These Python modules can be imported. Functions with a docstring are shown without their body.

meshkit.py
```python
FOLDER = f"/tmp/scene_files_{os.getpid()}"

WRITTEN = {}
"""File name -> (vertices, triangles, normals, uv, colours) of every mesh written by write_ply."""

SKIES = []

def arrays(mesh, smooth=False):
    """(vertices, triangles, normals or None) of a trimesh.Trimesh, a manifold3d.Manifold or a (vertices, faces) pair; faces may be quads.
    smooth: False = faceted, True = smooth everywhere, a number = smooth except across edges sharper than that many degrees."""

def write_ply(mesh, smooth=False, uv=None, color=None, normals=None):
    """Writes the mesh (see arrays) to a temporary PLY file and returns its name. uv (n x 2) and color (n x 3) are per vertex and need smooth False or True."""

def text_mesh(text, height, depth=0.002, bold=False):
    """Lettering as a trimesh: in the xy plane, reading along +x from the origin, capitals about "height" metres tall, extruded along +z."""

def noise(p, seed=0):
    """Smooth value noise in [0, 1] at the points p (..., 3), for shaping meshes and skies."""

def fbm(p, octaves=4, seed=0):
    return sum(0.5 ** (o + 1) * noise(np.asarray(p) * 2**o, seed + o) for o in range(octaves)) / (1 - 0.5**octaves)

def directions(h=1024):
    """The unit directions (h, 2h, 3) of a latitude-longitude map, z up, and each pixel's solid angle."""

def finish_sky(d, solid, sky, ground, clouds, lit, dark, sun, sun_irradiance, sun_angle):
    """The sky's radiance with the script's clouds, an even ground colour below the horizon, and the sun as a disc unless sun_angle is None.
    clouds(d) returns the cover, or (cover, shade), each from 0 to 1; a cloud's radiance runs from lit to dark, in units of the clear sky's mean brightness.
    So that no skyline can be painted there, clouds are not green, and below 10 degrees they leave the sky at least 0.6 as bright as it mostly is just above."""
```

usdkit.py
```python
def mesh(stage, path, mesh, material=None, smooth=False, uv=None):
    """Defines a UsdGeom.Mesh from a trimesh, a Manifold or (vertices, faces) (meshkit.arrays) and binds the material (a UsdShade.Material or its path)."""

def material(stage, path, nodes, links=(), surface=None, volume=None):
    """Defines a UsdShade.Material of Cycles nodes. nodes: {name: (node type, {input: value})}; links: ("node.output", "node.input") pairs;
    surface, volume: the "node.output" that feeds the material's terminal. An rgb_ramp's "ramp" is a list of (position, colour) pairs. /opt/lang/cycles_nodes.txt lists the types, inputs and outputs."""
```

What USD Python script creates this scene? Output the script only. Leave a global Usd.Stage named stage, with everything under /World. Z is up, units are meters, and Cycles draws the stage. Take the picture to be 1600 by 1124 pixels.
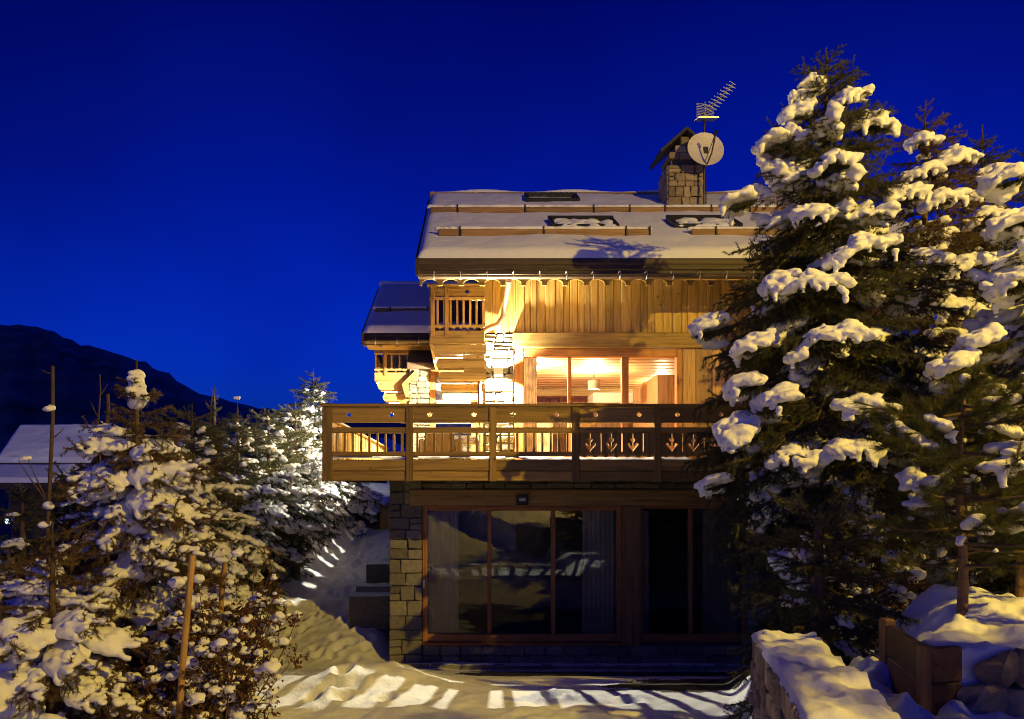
import math, random, numpy as np, trimesh, usdkit, meshkit
from pxr import Usd, UsdGeom, UsdLux, UsdShade, Gf, Sdf, Vt
from shapely.geometry import Polygon, Point, box as sbox
from shapely import affinity
from shapely.ops import unary_union

stage = Usd.Stage.CreateInMemory()
UsdGeom.SetStageUpAxis(stage, 'Z'); UsdGeom.SetStageMetersPerUnit(stage, 1.0)
UsdGeom.Xform.Define(stage, '/World')
random.seed(7); rng = np.random.default_rng(7)
PI = math.pi

# ------------------------------------------------------------------ camera, sky, lights
F, PX, PY = 1155.0, 720.0, 760.0            # focal length and vanishing point in pixels of the 1600 x 1124 photograph
cam = UsdGeom.Camera.Define(stage, '/World/camera')
cam.CreateHorizontalApertureAttr(36.0); cam.CreateVerticalApertureAttr(36.0 * 1124 / 1600)
cam.CreateFocalLengthAttr(36.0 * F / 1600)
cam.CreateHorizontalApertureOffsetAttr(36.0 * (800 - PX) / 1600)
cam.CreateVerticalApertureOffsetAttr(36.0 * (PY - 562) / 1600)
cam.CreateClippingRangeAttr(Gf.Vec2f(0.05, 5000)); cam.CreateExposureAttr(0.0)
UsdGeom.Xformable(cam).AddTransformOp().Set(Gf.Matrix4d(1,0,0,0, 0,0,1,0, 0,-1,0,0, 0,0,0,1))

SUN_EL, SUN_AZ = math.radians(2.0), math.radians(200)
sky = UsdLux.DomeLight.Define(stage, '/World/sky')
sky.GetPrim().SetCustomDataByKey('kind', 'structure')
skym = usdkit.material(stage, '/World/Looks/sky',
    {'s': ('sky_texture', {'sky_type': 'single_scattering', 'sun_disc': False, 'sun_elevation': SUN_EL, 'sun_rotation': SUN_AZ, 'ozone_density': 6.0, 'air_density': 1.0, 'aerosol_density': 0.6}),
     'm': ('mix', {'mix_type': 'multiply', 'fac': 1.0, 'color2': (0.05, 0.115, 1.0)}),
     'tc': ('texture_coordinate', {}), 'n': ('noise_texture', {'scale': 2.2, 'detail': 3, 'roughness': 0.55}), 'r': ('rgb_ramp', {'ramp': [(0.3, (0.82, 0.82, 0.84)), (0.72, (1.4, 1.6, 1.25))]}), 'm2': ('mix', {'mix_type': 'multiply', 'fac': 1.0}),
     'sx': ('separate_xyz', {}), 'zr': ('rgb_ramp', {'ramp': [(0.0, (1.9, 2.9, 1.9)), (0.16, (1.4, 1.7, 1.45)), (0.36, (0.9, 0.75, 0.92)), (0.56, (0.5, 0.3, 0.52)), (1.0, (0.25, 0.12, 0.25))]}), 'm3': ('mix', {'mix_type': 'multiply', 'fac': 1.0}),
     'b': ('background_shader', {'strength': 0.23})},
    [('s.color', 'm.color1'), ('tc.generated', 'n.vector'), ('n.fac', 'r.fac'), ('m.color', 'm2.color1'), ('r.color', 'm2.color2'), ('tc.generated', 'sx.vector'), ('sx.z', 'zr.fac'), ('m2.color', 'm3.color1'), ('zr.color', 'm3.color2'), ('m3.color', 'b.color')], surface='b.background')
UsdShade.MaterialBindingAPI.Apply(sky.GetPrim()).Bind(skym)
sun = UsdLux.DistantLight.Define(stage, '/World/sun')
sun.CreateNormalizeAttr(True); sun.CreateIntensityAttr(0.004); sun.CreateAngleAttr(0.5); sun.CreateColorAttr(Gf.Vec3f(1, .93, .85))
d = np.array([math.sin(SUN_AZ) * math.cos(SUN_EL), math.cos(SUN_AZ) * math.cos(SUN_EL), math.sin(SUN_EL)])
UsdGeom.Xformable(sun).AddRotateXYZOp().Set(Gf.Vec3f(90 - 2.0, 0, -200 + 180))

LAMP = np.array([8.6, -0.5, 6.5])           # the street lamp's lantern, on the bank right of the camera
LAMP_I, WALL_I, DOOR_I, PEND_I = 1850.0, 560.0, 420.0, 190.0

# ------------------------------------------------------------------ helpers
used = {}
def numbered(parent, name):
    k = (parent, name); n = used.get(k, 0); used[k] = n + 1
    return f'{parent}/{name}' if n == 0 else f'{parent}/{name}_{n:03d}'
def tag(o, label=None, cat=None, group=None, kind=None):
    p = o.GetPrim() if hasattr(o, 'GetPrim') else o
    for k, v in (('label', label), ('category', cat), ('group', group), ('kind', kind)):
        if v: p.SetCustomDataByKey(k, v)
    return o
def thing(name, label, cat, group=None, loc=None):
    x = UsdGeom.Xform.Define(stage, numbered('/World', name))
    tag(x, label, cat, group); return x
def P(parent): return '/World' if parent is None else str(parent.GetPath())
def part(name, mesh, mat, parent=None, smooth=False, label=None, kind=None):
    if isinstance(mesh, list): mesh = cat(mesh)
    m = usdkit.mesh(stage, numbered(P(parent), name), mesh, mat, smooth)
    tag(m, label, kind=kind); return m
def parts(name, meshes, *a, **k): return [part(name, m, *a, **k) for m in meshes]
def group_part(name, parent):
    return UsdGeom.Xform.Define(stage, numbered(P(parent), name))
def cat(ms):
    vs, fs, n = [], [], 0
    for v, f in ms:
        vs.append(v); fs.append(f + n); n += len(v)
    return np.vstack(vs), np.vstack(fs)
def wx(px, Y): return (px - PX) / F * Y
def wz(py, Y): return (PY - py) / F * Y

_s = np.array([[x, y, z] for x in (-1, 1) for y in (-1, 1) for z in (-1, 1)], float)
_cv = np.vstack([_s * np.where(np.arange(3) == a, 1.0, 0.8) for a in range(3)])
_h = trimesh.convex.convex_hull(_cv)
_map = [int(np.argmin(np.linalg.norm(_cv - v, axis=1))) for v in _h.vertices]
_cf = np.array([[_map[i] for i in f] for f in _h.faces])
_ax = np.repeat(np.arange(3), 8); _cs = np.tile(_s, (3, 1))
def bx(x0, x1, y0, y1, z0, z1, ch=0.006, jit=0.0):
    """A box with chamfered edges, as (vertices, faces)."""
    c = np.array([(x0 + x1) / 2, (y0 + y1) / 2, (z0 + z1) / 2]); h = np.abs(np.array([x1 - x0, y1 - y0, z1 - z0])) / 2
    ch = min(ch, h.min() * 0.45)
    v = _cs * np.where(np.arange(3)[None] == _ax[:, None], h, h - ch)
    if jit:
        o = rng.uniform(-jit, jit, (8, 3)); v = v + np.tile(o, (3, 1))
    return c + v, _cf
def xf(m, R=None, t=(0, 0, 0)):
    v, f = m
    return (v @ np.asarray(R).T if R is not None else v) + np.asarray(t, float), f
def rotz(a): c, s = math.cos(a), math.sin(a); return np.array([[c, -s, 0], [s, c, 0], [0, 0, 1]])
def roty(a): c, s = math.cos(a), math.sin(a); return np.array([[c, 0, s], [0, 1, 0], [-s, 0, c]])
def rotx(a): c, s = math.cos(a), math.sin(a); return np.array([[1, 0, 0], [0, c, -s], [0, s, c]])
def tube(pts, r, n=8, caps=True):
    pts = np.asarray(pts, float); k = len(pts); r = np.broadcast_to(np.asarray(r, float), (k,))
    t = np.gradient(pts, axis=0); t /= np.linalg.norm(t, axis=1, keepdims=True) + 1e-12
    ref = np.array([0, 0, 1.0]) if abs(t[0][2]) < 0.9 else np.array([1.0, 0, 0])
    vs = []
    for i in range(k):
        a = np.cross(ref, t[i]); a /= np.linalg.norm(a) + 1e-12; b = np.cross(t[i], a); ref = np.cross(a, t[i]) * -1 if False else ref
        th = np.arange(n) / n * 2 * PI
        vs.append(pts[i] + r[i] * (np.cos(th)[:, None] * a + np.sin(th)[:, None] * b))
    v = np.vstack(vs); f = []
    for i in range(k - 1):
        for j in range(n):
            a, b = i * n + j, i * n + (j + 1) % n
            f += [[a, b, b + n], [a, b + n, a + n]]
    if caps:
        v = np.vstack([v, pts[0], pts[-1]])
        for j in range(n):
            f += [[k * n, (j + 1) % n, j], [k * n + 1, (k - 1) * n + j, (k - 1) * n + (j + 1) % n]]
    return v, np.array(f)
def ext_xz(poly, y0, y1):
    """Extrudes a shapely polygon drawn in x, z between y0 and y1."""
    out = []
    for g in getattr(poly, 'geoms', [poly]):
        if g.is_empty or g.area < 1e-7: continue
        m = trimesh.creation.extrude_polygon(g, abs(y1 - y0), engine='earcut')
        v = np.array(m.vertices); out.append((np.c_[v[:, 0], max(y0, y1) - v[:, 2], v[:, 1]], np.array(m.faces)))
    return cat(out)
def ico(c, r, sub=1):
    m = trimesh.creation.icosphere(sub, 1.0); return np.array(m.vertices) * np.asarray(r) + np.asarray(c), np.array(m.faces)
def grid_mesh(xs, ys, fn):
    X, Y = np.meshgrid(xs, ys, indexing='ij'); Z = fn(X, Y); n, m = X.shape
    v = np.c_[X.ravel(), Y.ravel(), Z.ravel()]
    i, j = np.meshgrid(np.arange(n - 1), np.arange(m - 1), indexing='ij'); a = (i * m + j).ravel()
    return v, np.vstack([np.c_[a, a + m, a + m + 1], np.c_[a, a + m + 1, a + 1]])
def noise2(X, Y, s, seed=0, o=3): return meshkit.fbm(np.stack([X * s, Y * s, np.zeros_like(X) + seed * 7.3], -1), o, seed) - 0.5

def surface_net(Fv, org, h):
    """Triangles of the zero level of a grid of values (positive inside)."""
    ins = Fv > 0; n = np.array(Fv.shape); cells = n - 1
    acc = np.zeros((*cells, 3)); cnt = np.zeros(cells)
    off = [(0, 0), (0, 1), (1, 0), (1, 1)]
    for a in range(3):
        lo = [slice(None)] * 3; hi = [slice(None)] * 3; lo[a] = slice(0, -1); hi[a] = slice(1, None)
        A, B = Fv[tuple(lo)], Fv[tuple(hi)]; cross = (A > 0) != (B > 0)
        tt = np.where(cross, A / np.where(cross, A - B, 1), 0)
        idx = np.argwhere(cross); p = idx.astype(float); p[:, a] += tt[cross]
        o = [x for x in range(3) if x != a]
        for d0, d1 in off:
            q = idx.copy(); q[:, o[0]] -= d0; q[:, o[1]] -= d1
            ok = ((q >= 0) & (q < cells)).all(1)
            np.add.at(acc, tuple(q[ok].T), p[ok]); np.add.at(cnt, tuple(q[ok].T), 1)
    live = cnt > 0; number = -np.ones(cells, int); number[live] = np.arange(live.sum())
    v = acc[live] / cnt[live][:, None] * h + org; fs = []
    for a in range(3):
        lo = [slice(None)] * 3; hi = [slice(None)] * 3; lo[a] = slice(0, -1); hi[a] = slice(1, None)
        A = ins[tuple(lo)]; B = ins[tuple(hi)]
        b, c = (a + 1) % 3, (a + 2) % 3
        for sgn in (True, False):
            idx = np.argwhere((A != B) & (A == sgn))
            idx = idx[(idx[:, b] > 0) & (idx[:, c] > 0) & (idx[:, b] < cells[b]) & (idx[:, c] < cells[c])]
            if not len(idx): continue
            eb = np.eye(3, dtype=int)[b]; ec = np.eye(3, dtype=int)[c]
            q = [number[tuple((idx - k).T)] for k in (eb * 0, eb, eb + ec, ec)]
            quad = np.stack(q if sgn else q[::-1], 1)
            fs += [quad[:, [0, 1, 2]], quad[:, [0, 2, 3]]]
    return v, np.vstack(fs)
def blobs(centers, radii, h, flat=0.75, iso=0.35, lump=0.0):
    """One smooth mesh round many soft balls."""
    c = np.asarray(centers, float); r = np.asarray(radii, float); R = r * 1.65
    lo = (c - R[:, None]).min(0) - 2 * h; hi = (c + R[:, None]).max(0) + 2 * h
    n = np.ceil((hi - lo) / h).astype(int) + 1; Fv = np.full(n, -iso)
    ax = [lo[k] + h * np.arange(n[k]) for k in range(3)]
    for p, q in zip(c, R):
        s = [slice(max(0, int((p[k] - q - lo[k]) / h)), int((p[k] + q - lo[k]) / h) + 2) for k in range(3)]
        gx, gy, gz = ax[0][s[0]][:, None, None] - p[0], ax[1][s[1]][None, :, None] - p[1], (ax[2][s[2]][None, None, :] - p[2]) / flat
        Fv[tuple(s)] += np.clip(1 - (gx**2 + gy**2 + gz**2) / q**2, 0, 1) ** 2
    if lump:
        g = np.stack(np.meshgrid(*ax, indexing='ij'), -1); Fv = Fv + np.where(Fv > -iso, lump * (meshkit.noise(g * 17 + c[0].sum() * 9, 3) - .5 + .6 * (meshkit.noise(g * 37, 4) - .5)), 0)
    return surface_net(Fv, lo, h)

# ------------------------------------------------------------------ materials
def mat(name, nodes, links, surface='p.BSDF'): return usdkit.material(stage, f'/World/Looks/{name}', nodes, links, surface=surface)
def plain(name, col, rough=0.6, metal=0.0, var=0.25, scale=6.0, bump=0.0, spec=0.4):
    c2 = tuple(x * (1 - var) for x in col); c1 = tuple(min(1, x * (1 + var)) for x in col)
    nodes = {'g': ('geometry', {}), 'n': ('noise_texture', {'scale': scale, 'detail': 6, 'roughness': 0.6}), 'r': ('rgb_ramp', {'ramp': [(0.3, c2), (0.7, c1)]}),
             'p': ('principled_bsdf', {'roughness': rough, 'metallic': metal, 'specular_ior_level': spec})}
    links = [('g.position', 'n.vector'), ('n.fac', 'r.fac'), ('r.color', 'p.base_color')]
    if bump:
        nodes['b'] = ('bump', {'strength': bump, 'distance': 0.02}); links += [('n.fac', 'b.height'), ('b.normal', 'p.normal')]
    return mat(name, nodes, links)
def wood(name, col, axis, rough=0.55, dark=0.5, vary=0.35):
    s = [22.0, 22.0, 22.0]; s['xyz'.index(axis)] = 1.1
    lo = tuple(c * dark for c in col); hi = tuple(min(1, c * 1.25) for c in col)
    nodes = {'g': ('geometry', {}), 'o': ('object_info', {}), 'cx': ('combine_xyz', {}), 'mm': ('math', {'math_type': 'multiply', 'value2': 37.0}),
             'ad': ('vector_math', {'math_type': 'add'}), 'mp': ('mapping', {'scale': tuple(s)}),
             'n': ('noise_texture', {'scale': 1.0, 'detail': 5, 'roughness': 0.62, 'distortion': 0.6}),
             'r': ('rgb_ramp', {'ramp': [(0.3, lo), (0.5, col), (0.72, hi)]}),
             'k': ('voronoi_texture', {'scale': 3.2, 'feature': 'f1'}), 'kr': ('rgb_ramp', {'ramp': [(0.03, (0.25, 0.17, 0.12)), (0.11, (1, 1, 1))]}),
             'mk': ('mix', {'mix_type': 'multiply', 'fac': 0.75}),
             'hv': ('map_range', {'from_min': 0, 'from_max': 1, 'to_min': 1 - vary, 'to_max': 1 + vary * 0.6}), 'h': ('hsv', {}),
             'b': ('bump', {'strength': 0.25, 'distance': 0.01}), 'p': ('principled_bsdf', {'roughness': rough, 'specular_ior_level': 0.3})}
    links = [('o.random', 'mm.value1'), ('mm.value', 'cx.x'), ('mm.value', 'cx.y'), ('mm.value', 'cx.z'), ('g.position', 'ad.vector1'), ('cx.vector', 'ad.vector2'),
             ('ad.vector', 'mp.vector'), ('mp.vector', 'n.vector'), ('n.fac', 'r.fac'), ('ad.vector', 'k.vector'), ('k.distance', 'kr.fac'), ('r.color', 'mk.color1'), ('kr.color', 'mk.color2'),
             ('o.random', 'hv.value'), ('hv.result', 'h.value'), ('mk.color', 'h.color'), ('h.color', 'p.base_color'), ('n.fac', 'b.height'), ('b.normal', 'p.normal')]
    return mat(name, nodes, links)
def stone(name, col):
    nodes = {'g': ('geometry', {}), 'o': ('object_info', {}), 'n': ('noise_texture', {'scale': 14.0, 'detail': 8, 'roughness': 0.65}),
             'r': ('rgb_ramp', {'ramp': [(0.25, tuple(c * 0.55 for c in col)), (0.55, col), (0.8, tuple(c * 1.25 for c in col))]}),
             'hv': ('map_range', {'to_min': 0.6, 'to_max': 1.3}), 'h': ('hsv', {}), 'b': ('bump', {'strength': 0.7, 'distance': 0.02}), 'p': ('principled_bsdf', {'roughness': 0.85})}
    return mat(name, nodes, [('g.position', 'n.vector'), ('n.fac', 'r.fac'), ('o.random', 'hv.value'), ('hv.result', 'h.value'), ('r.color', 'h.color'), ('h.color', 'p.base_color'), ('n.fac', 'b.height'), ('b.normal', 'p.normal')])
def snow_mat(name, col=(0.82, 0.83, 0.86), s1=9.0, s2=70.0, st=0.35, dirt=0.0):
    nodes = {'g': ('geometry', {}), 'n1': ('noise_texture', {'scale': s1, 'detail': 5}), 'n2': ('noise_texture', {'scale': s2, 'detail': 3}),
             'a': ('math', {'math_type': 'multiply_add', 'value2': 0.25}), 'b': ('bump', {'strength': st, 'distance': 0.03}),
             'n3': ('noise_texture', {'scale': 1.7, 'detail': 7, 'roughness': 0.7}), 'r': ('rgb_ramp', {'ramp': [(0.36 , tuple(c * (1 - dirt) for c in col)), (0.52, col)]}),
             'p': ('principled_bsdf', {'roughness': 0.65, 'specular_ior_level': 0.25})}
    return mat(name, nodes, [('g.position', 'n1.vector'), ('g.position', 'n2.vector'), ('g.position', 'n3.vector'), ('n2.fac', 'a.value1'), ('n1.fac', 'a.value3'), ('a.value', 'b.height'), ('b.normal', 'p.normal'), ('n3.fac', 'r.fac'), ('r.color', 'p.base_color')])
def leafy(name, col, trans=0.25):
    nodes = {'g': ('geometry', {}), 'n': ('noise_texture', {'scale': 5.0, 'detail': 4}), 'r': ('rgb_ramp', {'ramp': [(0.3, tuple(c * 0.55 for c in col)), (0.7, tuple(c * 1.35 for c in col))]}),
             'd': ('principled_bsdf', {'roughness': 0.6, 'specular_ior_level': 0.25}), 't': ('translucent_bsdf', {}), 'x': ('mix_closure', {'fac': trans})}
    return mat(name, nodes, [('g.position', 'n.vector'), ('n.fac', 'r.fac'), ('r.color', 'd.base_color'), ('r.color', 't.color'), ('d.BSDF', 'x.closure1'), ('t.BSDF', 'x.closure2')], 'x.closure')
def glassm(name, ior, tint=(1, 1, 1)):
    return mat(name, {'f': ('fresnel', {'IOR': ior}), 't': ('transparent_bsdf', {'color': tint}), 'gl': ('glossy_bsdf', {'roughness': 0.0, 'color': (1, 1, 1)}), 'x': ('mix_closure', {})},
               [('f.fac', 'x.fac'), ('t.BSDF', 'x.closure1'), ('gl.BSDF', 'x.closure2')], 'x.closure')
def emit(name, col, s): return mat(name, {'e': ('emission', {'color': col, 'strength': s})}, [], 'e.emission')

M = dict(
    clad=wood('cladding_wood', (0.52, 0.335, 0.10), 'z', vary=.22), beam=wood('beam_wood', (0.43, 0.27, 0.085), 'x'), post=wood('post_wood', (0.44, 0.25, 0.08), 'z'),
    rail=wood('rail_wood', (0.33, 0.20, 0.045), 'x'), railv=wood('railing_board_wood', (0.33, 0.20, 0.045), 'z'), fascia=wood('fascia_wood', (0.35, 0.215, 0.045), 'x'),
    frame=wood('window_frame_wood', (0.46, 0.20, 0.055), 'z', vary=.1), framex=wood('window_frame_wood_across', (0.46, 0.20, 0.055), 'x', vary=.1),
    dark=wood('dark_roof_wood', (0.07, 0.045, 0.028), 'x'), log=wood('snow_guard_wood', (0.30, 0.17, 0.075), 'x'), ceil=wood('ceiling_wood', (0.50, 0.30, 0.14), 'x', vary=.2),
    inwall=wood('inner_wood', (0.50, 0.30, 0.14), 'z'), side=wood('side_wood', (0.40, 0.24, 0.09), 'y'),
    stone=stone('wall_stone', (0.26, 0.235, 0.17)), mortar=plain('mortar', (0.11, 0.10, 0.08), 0.95, bump=0.4, scale=20), stone2=stone('chimney_stone', (0.36, 0.28, 0.17)),
    snow=snow_mat('snow'), snowg=snow_mat('ground_snow', s1=5.0, s2=38.0, st=0.8, dirt=.22), snowt=snow_mat('tree_snow', (0.84, 0.84, 0.85), 16, 90, 0.3),
    needle=leafy('spruce_needles', (0.085, 0.088, 0.032)), pine=leafy('pine_needles', (0.09, 0.095, 0.025)), brown=leafy('dry_leaves', (0.12, 0.055, 0.02)), larch=leafy('brown_needles', (0.14, 0.088, 0.03)),
    trunk2=plain('pale_bark', (0.26, 0.15, 0.06), 0.9, bump=1.0, scale=30), old=wood('weathered_wood', (0.17, 0.085, 0.035), 'y'), oldz=wood('weathered_post_wood', (0.22, 0.12, 0.04), 'z'), bark=plain('bark', (0.11, 0.075, 0.045), 0.9, bump=0.8, scale=25), stake=wood('stake_wood', (0.42, 0.25, 0.08), 'z'), twig=plain('twig', (0.09, 0.055, 0.03), 0.9),
    copper=plain('copper', (0.36, 0.20, 0.12), 0.35, 0.7), gutter=plain('gutter_metal', (0.16, 0.12, 0.08), 0.4, 0.7), iron=plain('dark_iron', (0.03, 0.03, 0.032), 0.5, 0.3), steel=plain('aluminium', (0.6, 0.6, 0.6), 0.35, 0.8),
    dish=plain('dish_paint', (0.72, 0.66, 0.55), 0.45, var=.05), slate=plain('slate', (0.05, 0.045, 0.04), 0.7, bump=.5), glass=glassm('window_glass', 1.95, (0.8, 0.8, 0.76)), glassin=glassm('lit_window_glass', 1.3),
    curtain=plain('curtain_cloth', (0.70, 0.62, 0.46), 0.9, var=.08), curtain2=plain('brown_curtain_cloth', (0.34, 0.25, 0.16), 0.9, var=.1), asphalt=plain('wet_asphalt', (0.035, 0.03, 0.026), 0.55, bump=.5, scale=40),
    pale=leafy('thin_pale_cloth', (0.74, 0.66, 0.48), .5), tan=leafy('thin_brown_cloth', (0.42, 0.30, 0.17), .4),
    sofa=plain('sofa_cloth', (0.12, 0.07, 0.045), 0.9), white=plain('white_paint', (0.78, 0.76, 0.72), 0.5, var=.04), rattan=plain('rattan', (0.16, 0.10, 0.05), 0.7, scale=60, bump=.4), room=plain('room_plaster', (0.22, 0.19, 0.15), 0.9),
    hill=plain('forested_slope', (0.07, 0.075, 0.08), 1.0, scale=0.045, var=.9), glow=emit('lamp_glow', (1.0, 0.80, 0.48), 30.0), glow2=emit('street_lamp_glow', (1.0, 0.66, 0.22), 60.0),
    cold=emit('cold_lit_glass', (0.35, 0.62, 1.0), 1.6), cold2=emit('cold_lamp', (0.55, 0.9, 1.0), 12.0), blind=emit('lit_blind', (1.0, 0.62, 0.22), 0.45), shade=mat('lamp_shade', {'d': ('diffuse_bsdf', {'color': (.2, .18, .14)}), 't': ('translucent_bsdf', {'color': (.5, .38, .2)}), 'x': ('mix_closure', {'fac': 0.08})}, [('d.BSDF', 'x.closure1'), ('t.BSDF', 'x.closure2')], 'x.closure'))

def sphere_light(path, pos, r, intensity, col):
    l = UsdLux.SphereLight.Define(stage, path); l.CreateRadiusAttr(r); l.CreateIntensityAttr(intensity); l.CreateColorAttr(Gf.Vec3f(*col)); l.CreateNormalizeAttr(True)
    UsdGeom.Xformable(l).AddTranslateOp().Set(Gf.Vec3d(*map(float, pos))); return l
WARM = (1.0, 0.76, 0.42)

# ------------------------------------------------------------------ ground
def sm(a, b, t): t = np.clip((t - a) / (b - a), 0, 1); return t * t * (3 - 2 * t)
def wall_x(Y): return 1.69 + (Y - 3.58) * 0.27
def ground_z(X, Y, fine=True):
    z = np.interp(Y, [-60, -12, 0, 7.2, 8.5, 10.2, 11.9, 12.8, 40], [4.0, -0.6, -1.72, -2.12, -2.22, -2.62, -2.96, -3.06, -3.06])
    up = np.clip(Y - 12.3, 0, 16) * 0.215                                      # path climbing along the left of the house
    left = sm(-1.2, -1.7, X)
    left = left * sm(-10.0, -6.0, X)
    z = z - 11 * sm(30, 62, np.hypot(X * .8, Y)) * (1 - left) * sm(5, 25, Y)
    z = z + up * left + np.clip(Y - 28, 0, 30) * 0.05 * left
    edge = np.interp(Y, [6, 9, 13, 16, 22, 30], [-2.4, -3.2, -3.75, -3.05, -2.6, -2.4])     # foot of the bank left of the path
    bank = np.clip(edge - X, 0, 3.0)
    z = z + sm(-10.0, -6.5, X) * bank * np.interp(Y, [4, 8, 12, 16, 30], [0.0, 0.08, 0.35, 0.5, 0.6]) * (0.6 + 0.4 * sm(0, 0.6, bank))
    r = sm(wall_x(Y) - 0.02, wall_x(Y) + 0.28, X) * sm(9.5, 6.2, Y)             # raised ground right of the stone wall
    z = z * (1 - r) + r * np.interp(Y, [-60, -8, 0, 3, 5.0, 6, 9], [4.2, 0.0, -1.0, -1.24, -1.24, -1.6, -1.9])
    z = z + 0.20 * np.exp(-((X + 0.95) / 0.62) ** 2 - ((Y - 8.35) / 0.5) ** 2) + 0.10 * np.exp(-((X + 1.9) / 0.8) ** 2 - ((Y - 7.9) / 0.5) ** 2)
    if fine:
        for (fx, fy) in PRINTS:
            w = (np.abs(X - fx) < .5) & (np.abs(Y - fy) < .5)
            if w.any() and not (fx > -.5 and fy > 7.6 and fx < 2): q = ((X[w] - fx) / .085) ** 2 + ((Y[w] - fy) / .13) ** 2; z[w] += -.075 * np.exp(-q) + .03 * np.exp(-(np.sqrt(q) - 1.5) ** 2 * 3)
        near = sm(40, 16, np.hypot(X, Y)) * (1 - .8 * sm(-.6, .5, X) * sm(7.2, 7.9, Y) * sm(13, 12, Y))
        z = z + near * (0.16 * noise2(X, Y, 0.9, 1) + 0.13 * noise2(X, Y, 3.2, 2, 4) * sm(11.9, 10.5, Y) + 0.06 * noise2(X, Y, 7.5, 3, 2) * (0.4 + r * 1.4) + 0.022 * noise2(X, Y, 13.0, 8, 2) + left * sm(12.5, 14, Y) * (0.22 * noise2(X, Y, 2.6, 5, 4)))
        z = z + (1 - near) * 3.0 * noise2(X, Y, 0.02, 4) * sm(40, 150, np.hypot(X, Y))
    return z
PR = np.random.default_rng(12); PRINTS = [(PR.uniform(-3.6, -1.6) - .0, PR.uniform(12.5, 20)) for _ in range(130)] + [(PR.uniform(-2.6, 2.0), PR.uniform(7.2, 10.8)) for _ in range(90)] + [(PR.uniform(2.1, 3.6), PR.uniform(3.2, 6.0)) for _ in range(70)]
def graded(lo, hi, step, far, n=26):
    g = np.geomspace(step * 1.6, far, n)
    return np.r_[(lo - g)[::-1], np.arange(lo, hi, step), hi + g]
GX, GY = graded(-6.5, 5.5, 0.047, 600), graded(2.2, 18, 0.05, 700)
part('ground', grid_mesh(GX, GY, ground_z), M['snowg'], smooth=True)
tag(stage.GetPrimAtPath('/World/ground'), 'snow covered ground dipping towards the house', kind='structure')
gz = lambda x, y: float(ground_z(np.array([[x]], float), np.array([[y]], float))[0, 0])

def driveway():
    xs = GX[(GX > -1.6) & (GX < 5.2)]; ys = GY[(GY > 6.8) & (GY < 12.6)]
    v, f = grid_mesh(xs, ys, lambda X, Y: ground_z(X, Y) + 0.005)
    c = v[f].mean(1)
    wet = np.exp(-((c[:, 1] - 10.7) / 0.8) ** 2) * sm(-0.7, 0.6, c[:, 0]) + 0.85 * np.exp(-((c[:, 1] - 8.1) / 0.5) ** 2) * sm(1.0, 2.2, c[:, 0])
    keep = wet + 0.9 * noise2(c[:, 0], c[:, 1] * 2.4, 1.3, 9, 4) + 0.6 * noise2(c[:, 0], c[:, 1] * 3, 5, 10, 2) > 0.50
    f = f[keep]; u, i = np.unique(f, return_inverse=True)
    return v[u], i.reshape(f.shape)
part('driveway', driveway(), M['asphalt'], smooth=True); tag(stage.GetPrimAtPath('/World/driveway'), 'dark wet driveway showing through thin snow', kind='structure')

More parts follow.
